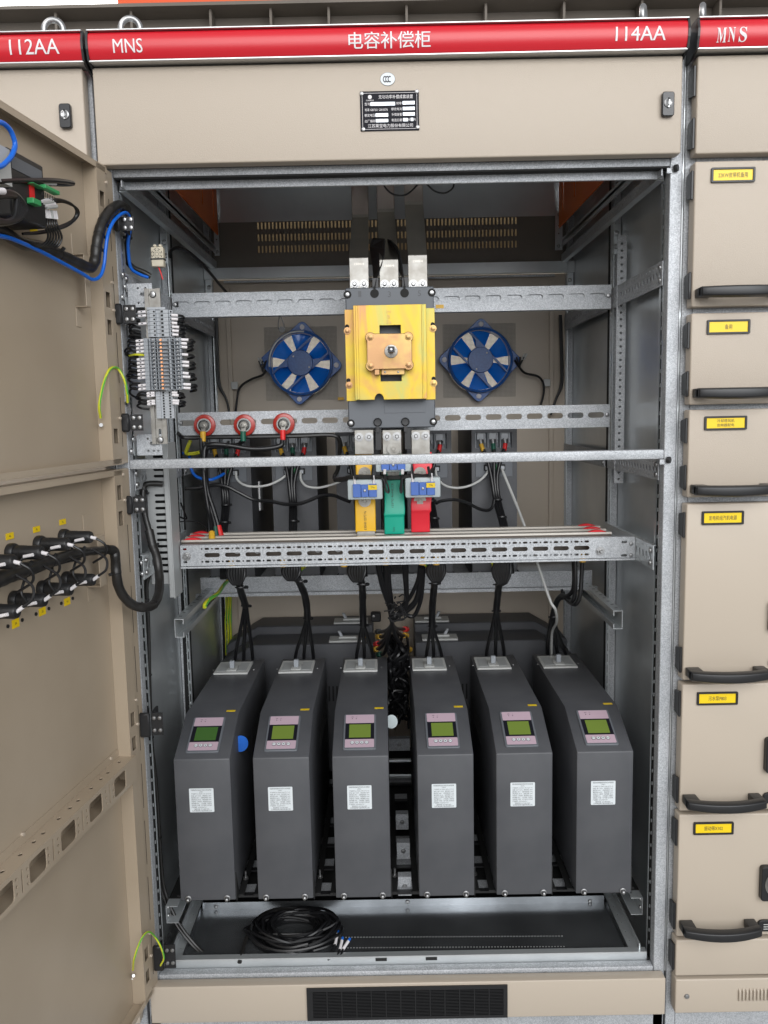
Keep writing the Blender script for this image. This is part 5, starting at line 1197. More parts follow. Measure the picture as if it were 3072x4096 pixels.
g = MB(DW); p = dpt(360, 1065, c_+.002); g.box(p[0]-.005, p[0]+.005, c_+.0002, c_+.002, p[2]-.010, p[2]+.010); part(g, 'red_mark', M['lugr'], ctr)
g = MB(DW); p = dpt(375, 1480, .001); g.box(p[0]-.010, p[0]+.010, .0003, .0008, p[2]-.006, p[2]+.006); part(g, 'sticker', M['sticker'], du_)
def dpath(pts, c0=.02, cs=None):
    out = []
    for i, (x, y) in enumerate(pts):
        out.append(atd(x, y, (cs[i] if cs else c0)))
    return out
def wiring(name, label, cat, strands, group=None, extras=()):
    b = Vector(strands[0][0][0]); t = thing(name, label, cat, b, group)
    for pts, r, m_, *nm in strands:
        g = MB(); g.tube(pts, r, n=8, sub=6); part(g, nm[0] if nm else 'cable', M[m_], t, smooth=True)
    return t
def tie(parent, p, d, r, w=.003):
    g = MB(); d = Vector(d).normalized(); g.cyl(Vector(p)-d*w/2, Vector(p)+d*w/2, r, n=12); g.cyl(Vector(p)+d.orthogonal().normalized()*r*.9, Vector(p)+d.orthogonal().normalized()*r*1.5, r*.25+.0006, n=6); part(g, 'cable_tie', M['black'], parent, smooth=True)
def wavy(mbp, seed):   # ring bumps of spiral wrap
    return lambda i: 1+.10*(1 if (i//3) % 2 else -.3)
# controller wires
wr = thing('wire_bundle', 'black wires with white markers curling out of the green controller plugs', 'wires', atd(250, 870, .05))
for k in range(7):
    s_ = k*3
    pts = dpath([(200+s_, 802+s_*.4), (240+s_, 798+s_*.6), (285+s_*1.2, 815+s_), (305+s_*.4, 845+s_), (290-s_, 880+s_*1.2), (240-s_*1.5, 905+s_), (170-s_, 925+s_*.5), (90, 935)], cs=[.052, .056, .058, .056, .05, .045, .038, .03])
    g = MB(); g.tube(pts, .0017); part(g, 'wire', M['wire'], wr, smooth=True)
for k in range(6):
    x = 178+k*9; pts = dpath([(x, 868+k*2), (x+3+k, 905), (x+14+k*2, 935+k*3), (x+8, 965+k*4), (x-25, 985), (x-70, 975)], cs=[.05, .052, .05, .045, .035, .03])
    g = MB(); g.tube(pts, .0016); part(g, 'wire', M['wire'], wr, smooth=True)
for k in range(6):
    x = 176+k*9; p = atd(x, 838+k, .052); q = atd(x+6, 872+k, .052); g = MB(); g.cyl(p, q, .0024, n=10); part(g, 'wire_marker', M['white'] if k != 3 else M['lgrey'], wr, smooth=True)
for k in range(4):
    p = atd(160+k*8, 806+k*8, .056); q = atd(204+k*7, 798+k*9, .058); g = MB(); g.cyl(p, q, .0028, n=10); part(g, 'wire_marker', M['white'] if k % 2 == 0 else M['lgrey'], wr, smooth=True)
pts = dpath([(0, 725), (60, 722), (140, 722), (210, 722), (270, 728), (292, 734), (260, 737), (200, 735)], cs=[.06, .06, .06, .06, .055, .05, .05, .05]); g = MB(); g.tube(pts, .0034); part(g, 'wire', M['wire'], wr, smooth=True)
p = atd(170, 733, .055); q = atd(222, 735, .055); g = MB(); g.cyl(p, q, .0024); part(g, 'wire_marker', M['white'], wr, smooth=True)
wr = thing('wire_bundle', 'thick curl of black wires at the door edge, beside the controller', 'wires', atd(40, 820, .07))
for k in range(8):
    s_ = k*4; g = MB(); g.tube(dpath([(-40, 775+s_), (10, 765+s_*.8), (60, 775+s_*.5), (98-k*5, 820), (100-k*6, 850+s_*.4), (70-k*4, 880), (10, 895-s_*.4), (-60, 890-s_)], c0=.075), .0030); part(g, 'wire', M['wire'], wr, smooth=True)
g = MB(); g.cyl(atd(-20, 765, .08), atd(14, 765, .08), .004); part(g, 'wire_marker', M['white'], wr, smooth=True)
# meter at the very left edge
g = MB(DW); p = atda(0, 600, .05); q = atda(14, 750, .05); g.box(q[0], q[0]+.09, .04, .062, q[2]-.0, p[2]); single(g, 'mounting_plate', M['lgrey'], 'pale grey plate edge at the left border of the upper door', 'plate')
# blue loop
g = MB(); g.tube(dpath([(-60, 500), (0, 489), (36, 514), (54, 550), (60, 583), (47, 622), (22, 651), (0, 666), (-60, 680)], c0=.07), .0032, n=10); single(g, 'blue_cable', M['blue'], 'loop of bright blue cable at the left edge beside the controller', 'cable', smooth=True)
# harness A
DP = [(-60, 905, .02), (0, 923, .02), (90, 973, .02), (163, 988, .02), (235, 1017, .02), (307, 1050, .02), (360, 1070, .022), (380, 1040, .025), (386, 990, .026), (396, 935, .028), (412, 886, .03), (442, 842, .034)]
pa = [atd(x, y, c) for x, y, c in DP] + [at(478, 822, -.006), at(508, 840, .018), at(521, 890, .035), at(514, 950, .045), at(506, 1000, .055), at(510, 1045, .065), at(535, 1072, .075), at(575, 1090, .085), at(603, 1106, .09)]
hA = thing('cable_harness', 'thick black spiral wrapped harness arching from the upper door into the cabinet', 'cable harness', pa[0])
g = MB(); g.tube(pa[:14], .0084, n=12, sub=10, rr=lambda i: 1+.05*((i//4) % 2)); part(g, 'wrapped_bundle', M['wrap'], hA, smooth=True)
g = MB(); g.tube(pa[13:], .0052, n=12, sub=8); part(g, 'wrapped_bundle', M['wrap'], hA, smooth=True)
for i in (4, 8, 9, 10, 15): tie(hA, pa[i], pa[min(i+1, len(pa)-1)]-pa[i-1], .0090 if i < 12 else .0068)
DB = [(-60, 930, .03), (0, 944, .03), (47, 955, .03), (145, 997, .03), (235, 1044, .03), (326, 1093, .03), (370, 1118, .032), (401, 1104, .034), (416, 1060, .036), (423, 995, .038), (434, 930, .04), (459, 879, .04)]
pb = [atd(x, y, c) for x, y, c in DB] + [at(497, 851, -.010), at(517, 866, .012), at(521, 912, .028), at(513, 962, .035), at(514, 1013, .045), at(524, 1072, .055), at(556, 1096, .068), at(592, 1110, .078)]
g = MB(); g.tube(pb, .0029, n=10, sub=8); single(g, 'blue_cable', M['blue'], 'long blue cable strapped to the black harness of the upper door', 'cable', smooth=True)
# indicator lamps
LM = [((650, 240), (905, 272), 52), ((395, 315), (665, 345), 57), ((105, 400), (395, 430), 61), ((-180, 490), (90, 530), 64), ((680, 685), (930, 708), 54), ((430, 785), (695, 805), 57), ((140, 900), (425, 915), 61), ((-150, 1010), (125, 1040), 64)]
LL = ['first indicator lamp body of the upper row, nearest the hinges', 'second indicator lamp body of the upper row from the hinges', 'third indicator lamp body of the upper row from the hinges', 'indicator lamp body of the upper row cut off by the left edge',
      'first indicator lamp body of the lower row, nearest the hinges', 'second indicator lamp body of the lower row from the hinges', 'third indicator lamp body of the lower row from the hinges', 'indicator lamp body of the lower row cut off by the left edge']
for (b0, t0, rad), lb in zip(LM, LL):
    B = atda(b0[0]*.3858+6, 2050+b0[1]*.3858, .0); A = [B[0], B[2]]
    tip = atda(t0[0]*.3858, 2050+t0[1]*.3858, .046)
    aa = (B[0]+tip[0])/2; zz = (B[2]+tip[2])/2; r = .0086
    lp = thing('indicator_lamp', 'black '+lb, 'indicator lamp', DW((aa, 0, zz)), 'black indicator lamp bodies on the lower door')
    g = MB(DW); n = 20
    w0, w1 = Vector(DW((aa, .0003, zz))), Vector(DW((aa, 1, zz))); ax = (w1-w0).normalized()
    g = MB(); g.lathe([(.0124, 0), (.0130, .002), (.0130, .0075), (.0116, .010), (.0100, .0105)], w0, ax, 22); part(g, 'collar', M['black'], lp, smooth=True)
    g = MB(); g.lathe([(.0098, .0107), (.0096, .045), (.0086, .048)], w0, ax, 22); part(g, 'body', M['blackm'] if 0 else M['black'], lp, smooth=True)
    g = MB()
    for k in range(4): g.lathe([(.0101, .0125+k*.0035), (.0101, .0142+k*.0035)], w0, ax, 22)
    parts(g, 'rib', M['black'], lp, smooth=True)
    # markers
    m0 = w0+ax*.026+Vector((0, -.0105, -.004)); m1 = w0+ax*.040+Vector((0, -.0115, -.001)); g = MB(); g.cyl(m0, m1, .0024, n=10); part(g, 'wire_marker', M['white'], lp, smooth=True)
    m0 = w0+ax*.047; m1 = w0+ax*.056+Vector((0, 0, -.002 if b0[1] < 600 else .006)); g = MB(); g.cyl(m0, m1, .0027, n=10); part(g, 'wire_marker', M['white'], lp, smooth=True)
    up = -1 if b0[1] < 600 else 1
    g = MB(); g.tube([m1, m1+ax*.012+Vector((0, .004, up*.010)), m1+ax*.010+Vector((0, .010, up*.026)), m1-ax*.012+Vector((0, .012, up*.040))], .0019); part(g, 'wire', M['wire'], lp, smooth=True)
    g = MB(); g.tube([m0*0+w0+ax*.028+Vector((0, -.0085, -.004)), w0+ax*.020+Vector((0, -.012, up*.012)), w0+ax*.022+Vector((0, -.004, up*.030)), w0+ax*.020+Vector((0, .004, up*.040))], .0019); part(g, 'wire', M['wire'], lp, smooth=True)
# harness B
HB = [(-160, 760), (0, 690), (130, 640), (260, 595), (400, 545), (520, 505), (680, 455), (830, 415), (980, 398), (1110, 385)]
pb_ = [atd(x*.3858, 2050+y*.3858, .028) for x, y in HB]
hB = thing('cable_harness', 'black taped harness between the two rows of indicator lamps', 'cable harness', pb_[0])
g = MB(); g.tube(pb_, .0088, n=12, sub=8, rr=lambda i: 1.25-.0075*i+.05*((i//3) % 2)); part(g, 'wrapped_bundle', M['wrap'], hB, smooth=True)
for k in range(5):
    o_ = k*9; g = MB(); g.tube([atd((x)*.3858, 2050+(y+30+o_+8*math.sin(i*1.3+k))*.3858, .030) for i, (x, y) in enumerate(HB[:8])], .0017); part(g, 'wire', M['wire'], hB, smooth=True)
for i in (3, 5, 7): tie(hB, pb_[i], pb_[i+1]-pb_[i], .0125-.0006*i)
HC = [atd(1110*.3858, 2050+383*.3858, .03), atd(1180*.3858, 2050+398*.3858, .034), atd(1195*.3858, 2050+470*.3858, .036)]
h2 = [(1205, 620), (1228, 760), (1290, 880), (1385, 962), (1500, 985), (1590, 955), (1640, 860), (1655, 740), (1648, 620)]
HC += [at(x*.3858, 2050+y*.3858, yy) for (x, y), yy in zip(h2, (-.125, -.118, -.105, -.09, -.072, -.045, -.015, .012, .028))]
HC += [at(626, 2225, .040), at(610, 2180, .048), at(596, 2120, .054), at(582, 2070, .058), at(573, 2020, .062), at(573, 1960, .066), at(584, 1938, .072), at(618, 1934, .080), at(650, 1936, .086)]
hC = thing('cable_harness', 'long black wrapped harness hanging in a U from the lower door to the grey duct', 'cable harness', HC[0])
g = MB(); g.tube(HC[:15], .0080, n=12, sub=8, rr=lambda i: 1+.04*((i//4) % 2)); part(g, 'wrapped_bundle', M['wrap'], hC, smooth=True)
g = MB(); g.tube(HC[14:], .0055, n=12, sub=8); part(g, 'wrapped_bundle', M['wrap'], hC, smooth=True)
for i in (3, 8, 13, 17): tie(hC, HC[i], HC[i+1]-HC[i], .0086)
# vertical loom down the left
VL = [at(600, 2280, .10), at(583, 2330, .10), at(582, 2400, .10), at(588, 2500, .10), at(592, 2700, .10), at(600, 2950, .10), at(620, 3150, .10), at(632, 3350, .095), at(645, 3517, .09), at(668, 3607, .085), at(712, 3698, .075), at(777, 3781, .065), at(850, 3850, .045)]
hD = thing('cable_harness', 'thin black wrapped loom running down the left inside post to the floor tray', 'cable harness', VL[0])
for k in range(3):
    g = MB(); g.tube([p+Vector(((k-1)*.0035, (k % 2)*.003, 0)) for p in VL], .0030, n=8, sub=6, rr=lambda i: 1+.07*((i//3) % 2)); part(g, 'cable', M['wrap'], hD, smooth=True)
for i in (2, 4, 5, 7): tie(hD, VL[i], VL[i+1]-VL[i], .0075)
# black loom inside upper left
VM = [at(690, 1000, .40), at(700, 1100, .40), at(690, 1300, .37)]
hE = thing('cable', 'black cable bowing from the left middle post across to the rear', 'cable', VM[0])
g = MB(); g.tube([at(683, 1030, .34), at(686, 1000, .35), at(720, 993, .38), at(770, 1020, .45), at(830, 1080, .55), at(880, 1140, .65), at(915, 1180, .72)], .0036); part(g, 'core', M['wire'], hE, smooth=True)
# verticals along rear posts
for u, lab in ((866, 'black wiring run tied along the left rear post'), (2243, 'black wiring run tied along the right rear post')):
    t = thing('cable_run', lab, 'cable', at(u, 1500, .78))
    for k in range(2):
        g = MB(); g.tube([at(u-4+k*5, 1260, .78), at(u-1+k*5, 1350, .78), at(u+k*5+2, 1460, .78), at(u+k*6+8 if u < 1500 else u+k*5, 1540, .78), at(u+40 if u < 1500 else u-20, 1600, .78), at(u+52 if u < 1500 else u-40, 1660, .78)], .0032); part(g, 'core', M['wire'], t, smooth=True)
# fan leads
for lab, pts, tg in (('black fan lead tied left of the left fan', [(1063, 1480), (1050, 1500), (1010, 1515), (975, 1535), (955, 1560), (948, 1600), (942, 1650)], (1052, 1470)), ('black fan lead tied right of the right fan', [(2058, 1440), (2075, 1465), (2100, 1492), (2150, 1505), (2172, 1530), (2175, 1570), (2163, 1620)], (2080, 1455))):
    t = thing('fan_lead', lab, 'cable', at(*pts[0], .77)); g = MB(); g.tube([at(x, y, .775) for x, y in pts], .0032); part(g, 'core', M['wire'], t, smooth=True)
    g = MB(); q = at(tg[0], tg[1], .76)
    for k in range(3): g.cyl(q+Vector((0, 0, -.012+k*.004)), q+Vector(((k-1)*.010, -.004, .018)), .0022, n=8)
    part(g, 'knot', M['black'], t, smooth=True)
    g = MB(); s_ = -1 if tg[0] < 1500 else 1
    for k in range(2): g.cyl(q+Vector((s_*.004+k*.006, -.003, .010)), q+Vector((s_*.012+k*.006, -.003, .026)), .0022, n=8)
    parts(g, 'crimp_cap', M['lgrey'], t, smooth=True)
    q = at(939 if s_ < 0 else 2187, 1542 if s_ < 0 else 1531, .79); g = MB(); g.box(q.x-.009, q.x+.009, .785, .790, q.z-.010, q.z+.010); o = part(g, 'tie_mount', M['lgrey'], t, bevel=.001)
# tie hanging from upper rail
q = at(1127, 1268, .335); g = MB(); g.tube([at(1118, 1262, .335), at(1113, 1300, .335), at(1118, 1320, .335), at(1133, 1322, .335), at(1136, 1300, .335), at(1122, 1264, .335)], .0011); g.cyl(at(1127, 1318, .338), at(1128, 1318, .330), .0065)
single(g, 'rubber_plug', M['black'], 'black rubber plug hanging on a loop under the upper slotted rail', 'plug', smooth=True)
# stickers on rails (parts of cabinet)
for u0, u1, v0, v1, y in ((1743, 1775, 1219, 1233, .3295), (1351, 1376, 1589, 1600, .79)):
    a, b_ = at(u0, v0, y), at(u1, v1, y); g = MB(); g.box(a.x, b_.x, y-.0004, y, b_.z, a.z); part(g, 'sticker', M['lugy'], cab)
# wire behind top front beam
g = MB(); g.tube([at(1527, 722, .034), at(1545, 755, .05), at(1575, 778, .06), at(1620, 780, .06), at(1655, 755, .05), at(1685, 722, .036), at(1705, 735, .05), at(1740, 765, .06), at(1780, 772, .06), at(1812, 750, .05), at(1815, 715, .038)], .0016)
g.cyl(at(1685, 700, .032), at(1686, 728, .034), .0045)
single(g, 'sagging_wire', M['wire'], 'thin black wire sagging below the top beam in front of the busbars', 'wire', smooth=True)

# ================================================================== UPPER MODULE CABLES
C7 = lambda x, y, yy: at(700+x*.4219, 1640+y*.4219, yy)
C17 = lambda x, y, yy: at(1700+x*.4219, 1640+y*.4219, yy)
def trio(cx, low, lab):
    t = thing('cable_bundle', lab, 'cable bundle', (cx, .43, 1.05), 'black cable trios dropping from the upper modules')
    for k in range(3):
        xs0 = cx-.0290+k*.0282-.001+(.004 if k == 0 else (-.004 if k == 2 else 0)); o_ = (k-1)*.0052
        g = MB(); g.tube([(xs0, .444, 1.247), (xs0+(cx-.004-xs0)*.35, .435, 1.225), (cx-.004+o_*1.2, .42, 1.18), (cx+o_, .40, 1.13), (cx+.006+o_, .33, 1.02 if 0 else 1.075), (cx+.012+o_, .29, .985)], .0044, n=10); part(g, 'cable', M['wire'], t, smooth=True)
    tie(t, (cx, .40, 1.135), (0, .1, 1), .0105); tie(t, (cx+.004, .36, 1.10), (0, .2, 1), .0105)
for cx, lab in zip(UX, ('three black cables dropping in front of the leftmost upper module', 'three black cables dropping in front of the second upper module from the left', 'three black cables half hidden behind the yellow sleeved busbar', 'three black cables half hidden behind the red sleeved busbar', 'three black cables dropping in front of the rightmost upper module')):
    trio(cx, 0, lab)
# grey data leads
def lead(pts, lab, r=.0028, m_='tgrey2', nm='data_cable', cat='cable', grp=None):
    g = MB(); g.tube(pts, r, n=8); single(g, nm, M[m_], lab, cat, grp, smooth=True)
lead([C7(575, 585, .436), C7(590, 660, .43), C7(660, 712, .42), C7(760, 727, .42), C7(880, 712, .42), C7(980, 670, .43), C7(1045, 625, .435), C7(1065, 598, .437)], 'grey data cable looping between the first and second upper modules', grp='grey data cables linking upper modules', m_='lgrey')
lead([C7(1190, 590, .436), C7(1195, 660, .43), C7(1240, 718, .42), C7(1340, 738, .42), C7(1440, 722, .42), C7(1540, 690, .42), C7(1600, 660, .43)], 'grey data cable looping from the second upper module toward the yellow sleeved busbar', grp='grey data cables linking upper modules', m_='lgrey')
lead([C17(100, 560, .436), C17(115, 640, .43), C17(180, 710, .42), C17(280, 738, .42), C17(400, 725, .42), C17(510, 675, .43), C17(580, 610, .435), C17(598, 575, .437)], 'grey data cable looping from the red busbar to the rightmost upper module', grp='grey data cables linking upper modules', m_='lgrey')
lead([C17(728, 565, .436), C17(745, 600, .42), C17(860, 880, .38), C17(955, 1130, .32), at(2147, 2244, .28), at(2200, 2400, .27), at(2222, 2440, .27), at(2226, 2490, .32), at(2208, 2530, .40), at(2206, 2620, .48)], 'long grey lead slanting from the rightmost upper module down to the right front module', r=.0031, m_='lgrey')
lead([C7(60, 408, .40), C7(130, 425, .40), C7(155, 560, .38), C7(190, 620, .38), C7(250, 650, .38), C7(340, 660, .38), C7(420, 630, .40), C7(465, 603, .42)], 'blue cable sagging at the left in front of the first upper module', .0034, 'blue', 'blue_cable')
lead([C7(95, 745, .38), C7(200, 742, .39), C7(300, 725, .40), C7(400, 712, .40), C7(500, 730, .40), C7(600, 780, .40), C7(750, 852, .40), C7(900, 865, .39), C7(1050, 893, .38), C7(1180, 888, .37), C7(1280, 855, .37), C7(1380, 815, .37), C7(1490, 808, .36), C7(1600, 848, .34), C7(1659, 870, .33)], 'black cable snaking across the upper modules toward the yellow sleeved busbar', .0040, 'wire', 'cable')
lead([C17(105, 885, .33), C17(160, 862, .34), C17(280, 850, .35), C17(400, 882, .36), C17(520, 940, .37), C17(600, 950, .38), C17(640, 915, .39), C17(655, 850, .395)], 'black cable snaking from the red sleeved busbar to the rightmost trio', .0036, 'wire', 'cable')
lead([C7(30, 225, .30), C7(100, 262, .32), C7(400, 258, .325), C7(800, 254, .325), C7(1200, 246, .325), C7(1430, 236, .325), C7(1530, 250, .325), C7(1565, 310, .33), C7(1560, 400, .34), C7(1545, 560, .36), C7(1510, 640, .36), C7(1560, 665, .30), C7(1640, 650, .22)], 'wrapped black loom running under the lower slotted rail then down to the transformers', .0046, 'wrap', 'cable')
# CT cross wiring
C5 = lambda x, y, yy: at(1340+x*.2652, 1640+y*.2652, yy)
wt = thing('wire_loom', 'black wrapped loom linking the three current transformers', 'wires', C5(300, 1020, .15))
g = MB(); g.tube([C5(0, 1055, .2), C5(120, 1040, .18), C5(260, 1015, .165), C5(420, 1010, .16), C5(600, 1015, .16), C5(720, 1025, .155), C5(870, 1022, .15), C5(1050, 1015, .15), C5(1160, 990, .155), C5(1300, 1000, .16), C5(1430, 985, .165), C5(1480, 890, .18)], .0046, sub=6, rr=lambda i: 1+.08*((i//3) % 2)); part(g, 'wrapped_bundle', M['wrap'], wt, smooth=True)
for pts in ([(270, 850), (285, 930), (300, 1040)], [(290, 850), (300, 930), (310, 1040)], [(575, 850), (560, 950), (570, 1050)], [(745, 960), (745, 1050), (765, 1180), (775, 1245)], [(760, 960), (770, 1060), (800, 1150), (812, 1235), (790, 1240), (760, 1170), (735, 1060), (700, 1030)], [(1020, 960), (1000, 1060), (985, 1180), (992, 1240), (1008, 1230), (1010, 1120), (1020, 1020)], [(1165, 850), (1175, 940), (1190, 1035)], [(1410, 850), (1430, 930), (1445, 1010)], [(1400, 850), (1410, 930), (1435, 1010)]):
    g = MB(); g.tube([C5(x, y, .141) for x, y in pts], .0018); part(g, 'wire', M['wire'], wt, smooth=True)
for x, y in ((750, 925), (1018, 925)):
    g = MB(); g.cyl(C5(x, y-35, .140), C5(x-2, y+40, .141), .0032); part(g, 'wire_marker', M['white'], wt, smooth=True)
# main cables from insulators
y_ = .31
for lab, pts, col in (('black cable from the yellow lug down to the horizontal busbars', [(246, 270, .305), (246, 330, .30), (258, 430, .29), (270, 560, .27), (280, 700, .26), (300, 850, .25), (325, 980, .24), (345, 1100, .22), (350, 1205, .20)], 'lugy'),
                      ('black cable from the green lug down to the horizontal busbars', [(643, 290, .33), (600, 330, .34), (500, 345, .33), (340, 350, .32), (290, 400, .31), (292, 560, .29), (305, 760, .27), (340, 950, .26), (375, 1080, .25), (385, 1160, .245)], 'lugg'),
                      ('black cable from the red lug sweeping left then down to the horizontal busbars', [(1018, 290, .305), (1005, 335, .30), (900, 362, .295), (720, 368, .29), (500, 335, .285), (350, 327, .28), (290, 350, .28), (275, 430, .275), (280, 600, .27), (310, 780, .265), (360, 930, .26), (405, 1080, .255), (422, 1150, .25)], 'lugr')):
    t = thing('power_cable', lab, 'cable', C7(*pts[0]), 'black power cables from the insulator discs'); g = MB(); g.tube([C7(*p) for p in pts], .0052 if col != 'lugy' else .0042, n=10); part(g, 'core', M['wire'], t, smooth=True)
    p, q = Vector(C7(*pts[-1])), Vector(C7(*pts[-2])); d = (q-p).normalized(); g = MB(); g.cyl(p-d*.012, p+d*.012, .0070, .0062); part(g, 'lug_sleeve', M[col], t, smooth=True)
    if col == 'lugr': tie(t, C7(500, 335, .285), (1, 0, 0), .0075)
    if col != 'lugg': g = MB(); s_ = p+Vector((-.006, -.008, -.004)); g.cyl(s_, s_+Vector((.003, -.002, -.022)), .0026); part(g, 'wire_marker', M['white'], t, smooth=True)
# thin wires lower left
lead([C7(40, 1060, .25), C7(130, 1055, .26), C7(220, 1068, .27), C7(290, 1115, .27), C7(320, 1190, .25)], 'thin black wire arching beside the duct toward the busbars', .0014, 'wire', 'wire', 'wire')
lead([C7(55, 880, .22), C7(85, 960, .23), C7(110, 1030, .24), C7(60, 1020, .23), C7(30, 1000, .22)], 'thin tangled black wire against the left middle post', .0018, 'wire', 'wire', 'wire')

# ================================================================== LOWER CABLE BUNDLES
C6 = lambda x, y, yy: at(680+x*.434, 2100+y*.434, yy)
C13 = lambda x, y, yy: at(1340+x*.434, 2140+y*.434, yy)
C19 = lambda x, y, yy: at(1960+x*.434, 2140+y*.434, yy)
def bundle(fn, lab, knot, trunk, ends, yk=.20, loops=None):
    t = thing('cable_bundle', lab, 'cable bundle', fn(*trunk[0], .25), 'black cable bundles feeding the front modules')
    n = len(ends)
    for k, e in enumerate(ends):
        o_ = (k-(n-1)/2)
        pts = [fn(knot[0]+o_*26, knot[1], yk), fn(knot[0]+o_*22, (knot[1]+knot[2])/2, yk), fn(knot[0]+o_*9+(trunk[0][0]-knot[0])*.5, knot[2], yk+.01)]
        m_ = len(trunk)
        for i, (x, y) in enumerate(trunk): pts.append(fn(x+o_*9, y, yk+.03+(.24)*(i+1)/(m_+2)))
        lx, ly = trunk[-1]; pts.append(fn(lx+o_*9+(e[0]-lx)*.35, ly+(e[1]-ly)*.4, .42)); pts.append(fn(lx+(e[0]-lx)*.82, ly+(e[1]-ly)*.75, .465)); pts.append(fn(e[0], e[1], .492)); pts.append(fn(e[0], e[1]+30, .500))
        g = MB(); g.tube(pts, .0042, n=10); part(g, 'cable', M['wire'], t, smooth=True)
    tp = [fn(knot[0]+(trunk[0][0]-knot[0])*.7, knot[2]+8, yk+.018)]+[fn(x, y, yk+.03+(.24)*(i+1)/(len(trunk)+2)) for i, (x, y) in enumerate(trunk)]
    g = MB(); g.tube(tp, .0078, n=10, rr=lambda i: 1+.05*((i//3) % 2)); part(g, 'wrap_tape', M['wire'], t, smooth=True)
    for k in range(6):   # spare loops of the knot
        o_ = (k-2.5)*20; g = MB(); g.tube([fn(knot[0]+o_-8, knot[1]-10, yk-.01), fn(knot[0]+o_*1.3-16, (knot[1]+knot[2])/2+10, yk-.012), fn(knot[0]+o_*.6, knot[2]+24, yk-.008), fn(knot[0]+o_*.9+26, (knot[1]+knot[2])/2+20, yk-.006), fn(knot[0]+o_+20, knot[1], yk)], .0040, n=8); part(g, 'cable', M['wire'], t, smooth=True)
    p = fn(trunk[0][0], trunk[0][1]-25, yk+.03); tie(t, p, (0, .2, 1), .012); p = fn(trunk[-1][0], trunk[-1][1], yk+.03+.24*m_/(m_+2)); tie(t, p, (0, .3, 1), .0105)
    return t
bundle(C6, 'cable bundle over the leftmost front module, green yellow wire at its knot', (615, 370, 520), [(650, 600), (680, 690), (695, 745)], [(600, 1235), (680, 1230), (762, 1225)])
bundle(C6, 'cable bundle over the second front module from the left', (1120, 370, 480), [(1200, 545), (1240, 640), (1262, 760), (1266, 860)], [(1155, 1222), (1235, 1218), (1322, 1215)])
bundle(C13, 'cable bundle just left of the central tangle, over the third front module', (205, 262, 400), [(252, 480), (255, 600), (258, 740), (260, 830)], [(198, 1120), (270, 1118), (350, 1116)])
bundle(C13, 'cable bundle over the front module right of the central gap', (935, 262, 400), [(915, 470), (905, 560), (896, 700), (895, 840)], [(843, 1112), (910, 1110), (982, 1110)])
bundle(C13, 'cable bundle with a coiled knot over the fifth front module', (1540, 250, 420), [(1508, 480), (1500, 560), (1485, 700)], [(1395, 1105), (1480, 1105), (1560, 1105)])
t = thing('cable_bundle', 'cable bundle curving down to the right front module below the red busbar insulators', 'cable bundle', C19(770, 235, .2), 'black cable bundles feeding the front modules')
for pts in ([(768, 232, .2), (775, 380, .2), (765, 500, .21), (715, 560, .23), (650, 560, .26), (605, 620, .29), (575, 720, .33), (550, 850, .38), (528, 1000, .46), (530, 1100, .495)],
            [(785, 232, .19), (788, 420, .19), (782, 540, .2), (760, 605, .21), (700, 575, .25), (640, 590, .28), (600, 680, .32), (580, 770, .35), (600, 930, .43), (620, 1100, .495)],
            [(850, 240, .19), (842, 420, .19), (828, 560, .19), (790, 638, .20), (735, 620, .23), (672, 570, .26), (615, 630, .29), (582, 740, .34), (635, 930, .42), (700, 1100, .495)]):
    g = MB(); g.tube([C19(*p) for p in pts], .0044, n=10); part(g, 'cable', M['wire'], t, smooth=True)
tie(t, C19(668, 558, .26), (1, .2, -.3), .0100); tie(t, C19(582, 755, .345), (0, .3, 1), .0110)
# central tangle
t = thing('cable_tangle', 'big knotted tangle of black cables hanging in the centre below the carrier', 'cables', C13(520, 700, .25))
for pts in ([(388, 262), (405, 350), (430, 460), (465, 570), (505, 680), (525, 790)], [(408, 262), (425, 360), (455, 470), (490, 580), (520, 680), (540, 780)], [(475, 270), (480, 400), (492, 520), (505, 640), (520, 740), (528, 800)], [(495, 270), (500, 420), (515, 560), (530, 700), (540, 790)], [(462, 270), (468, 420), (482, 560), (505, 690), (520, 790)],
            [(635, 262), (642, 380), (652, 500), (650, 600), (630, 690), (580, 745), (545, 790)], [(655, 262), (660, 400), (662, 520), (662, 620), (640, 700), (590, 750)], [(782, 290), (768, 400), (730, 500), (680, 590), (610, 660), (560, 690)], [(800, 295), (790, 440), (770, 560), (725, 650), (670, 700), (640, 730)], [(815, 300), (808, 450), (795, 580), (765, 680), (725, 745), (670, 740), (625, 690), (620, 650)], [(795, 300), (775, 470), (745, 590), (690, 660), (640, 700), (575, 745)]):
    g = MB(); g.tube([C13(x, y, .21+.09*max(0, (y-262))/560) for x, y in pts], .0045, n=10); part(g, 'cable', M['wire'], t, smooth=True)
for (e, col) in (((402, 890), 'lugr'), ((405, 935), 'lugy'), ((388, 1002), 'lugr'), ((378, 1052), 'lugy'), ((648, 868), 'lugr'), ((648, 925), 'lugy'), ((678, 1050), 'lugy'), ((415, 1100), 'lugg')):
    ex, ey = e; s_ = -1 if ex < 520 else 1
    if (ex, ey) == (402, 890): col = 'wire'
    pts = [C13(525, 790, .30), C13(525+s_*8, 830+(ey-860)*.1, .36), C13(525+s_*40, 865+(ey-880)*.5, .44), C13(ex-s_*40, ey-(14 if ey > 980 else 2), .52), C13(ex, ey, .56)]
    g = MB(); g.tube(pts, .0044); part(g, 'cable', M['wire'], t, smooth=True)
    p, q = Vector(pts[-1]), Vector(pts[-2]); d = (q-p).normalized(); g = MB(); g.cyl(p-d*.012, p+d*.010, .0074, .0066); part(g, 'lug_sleeve', M[col], t, smooth=True)
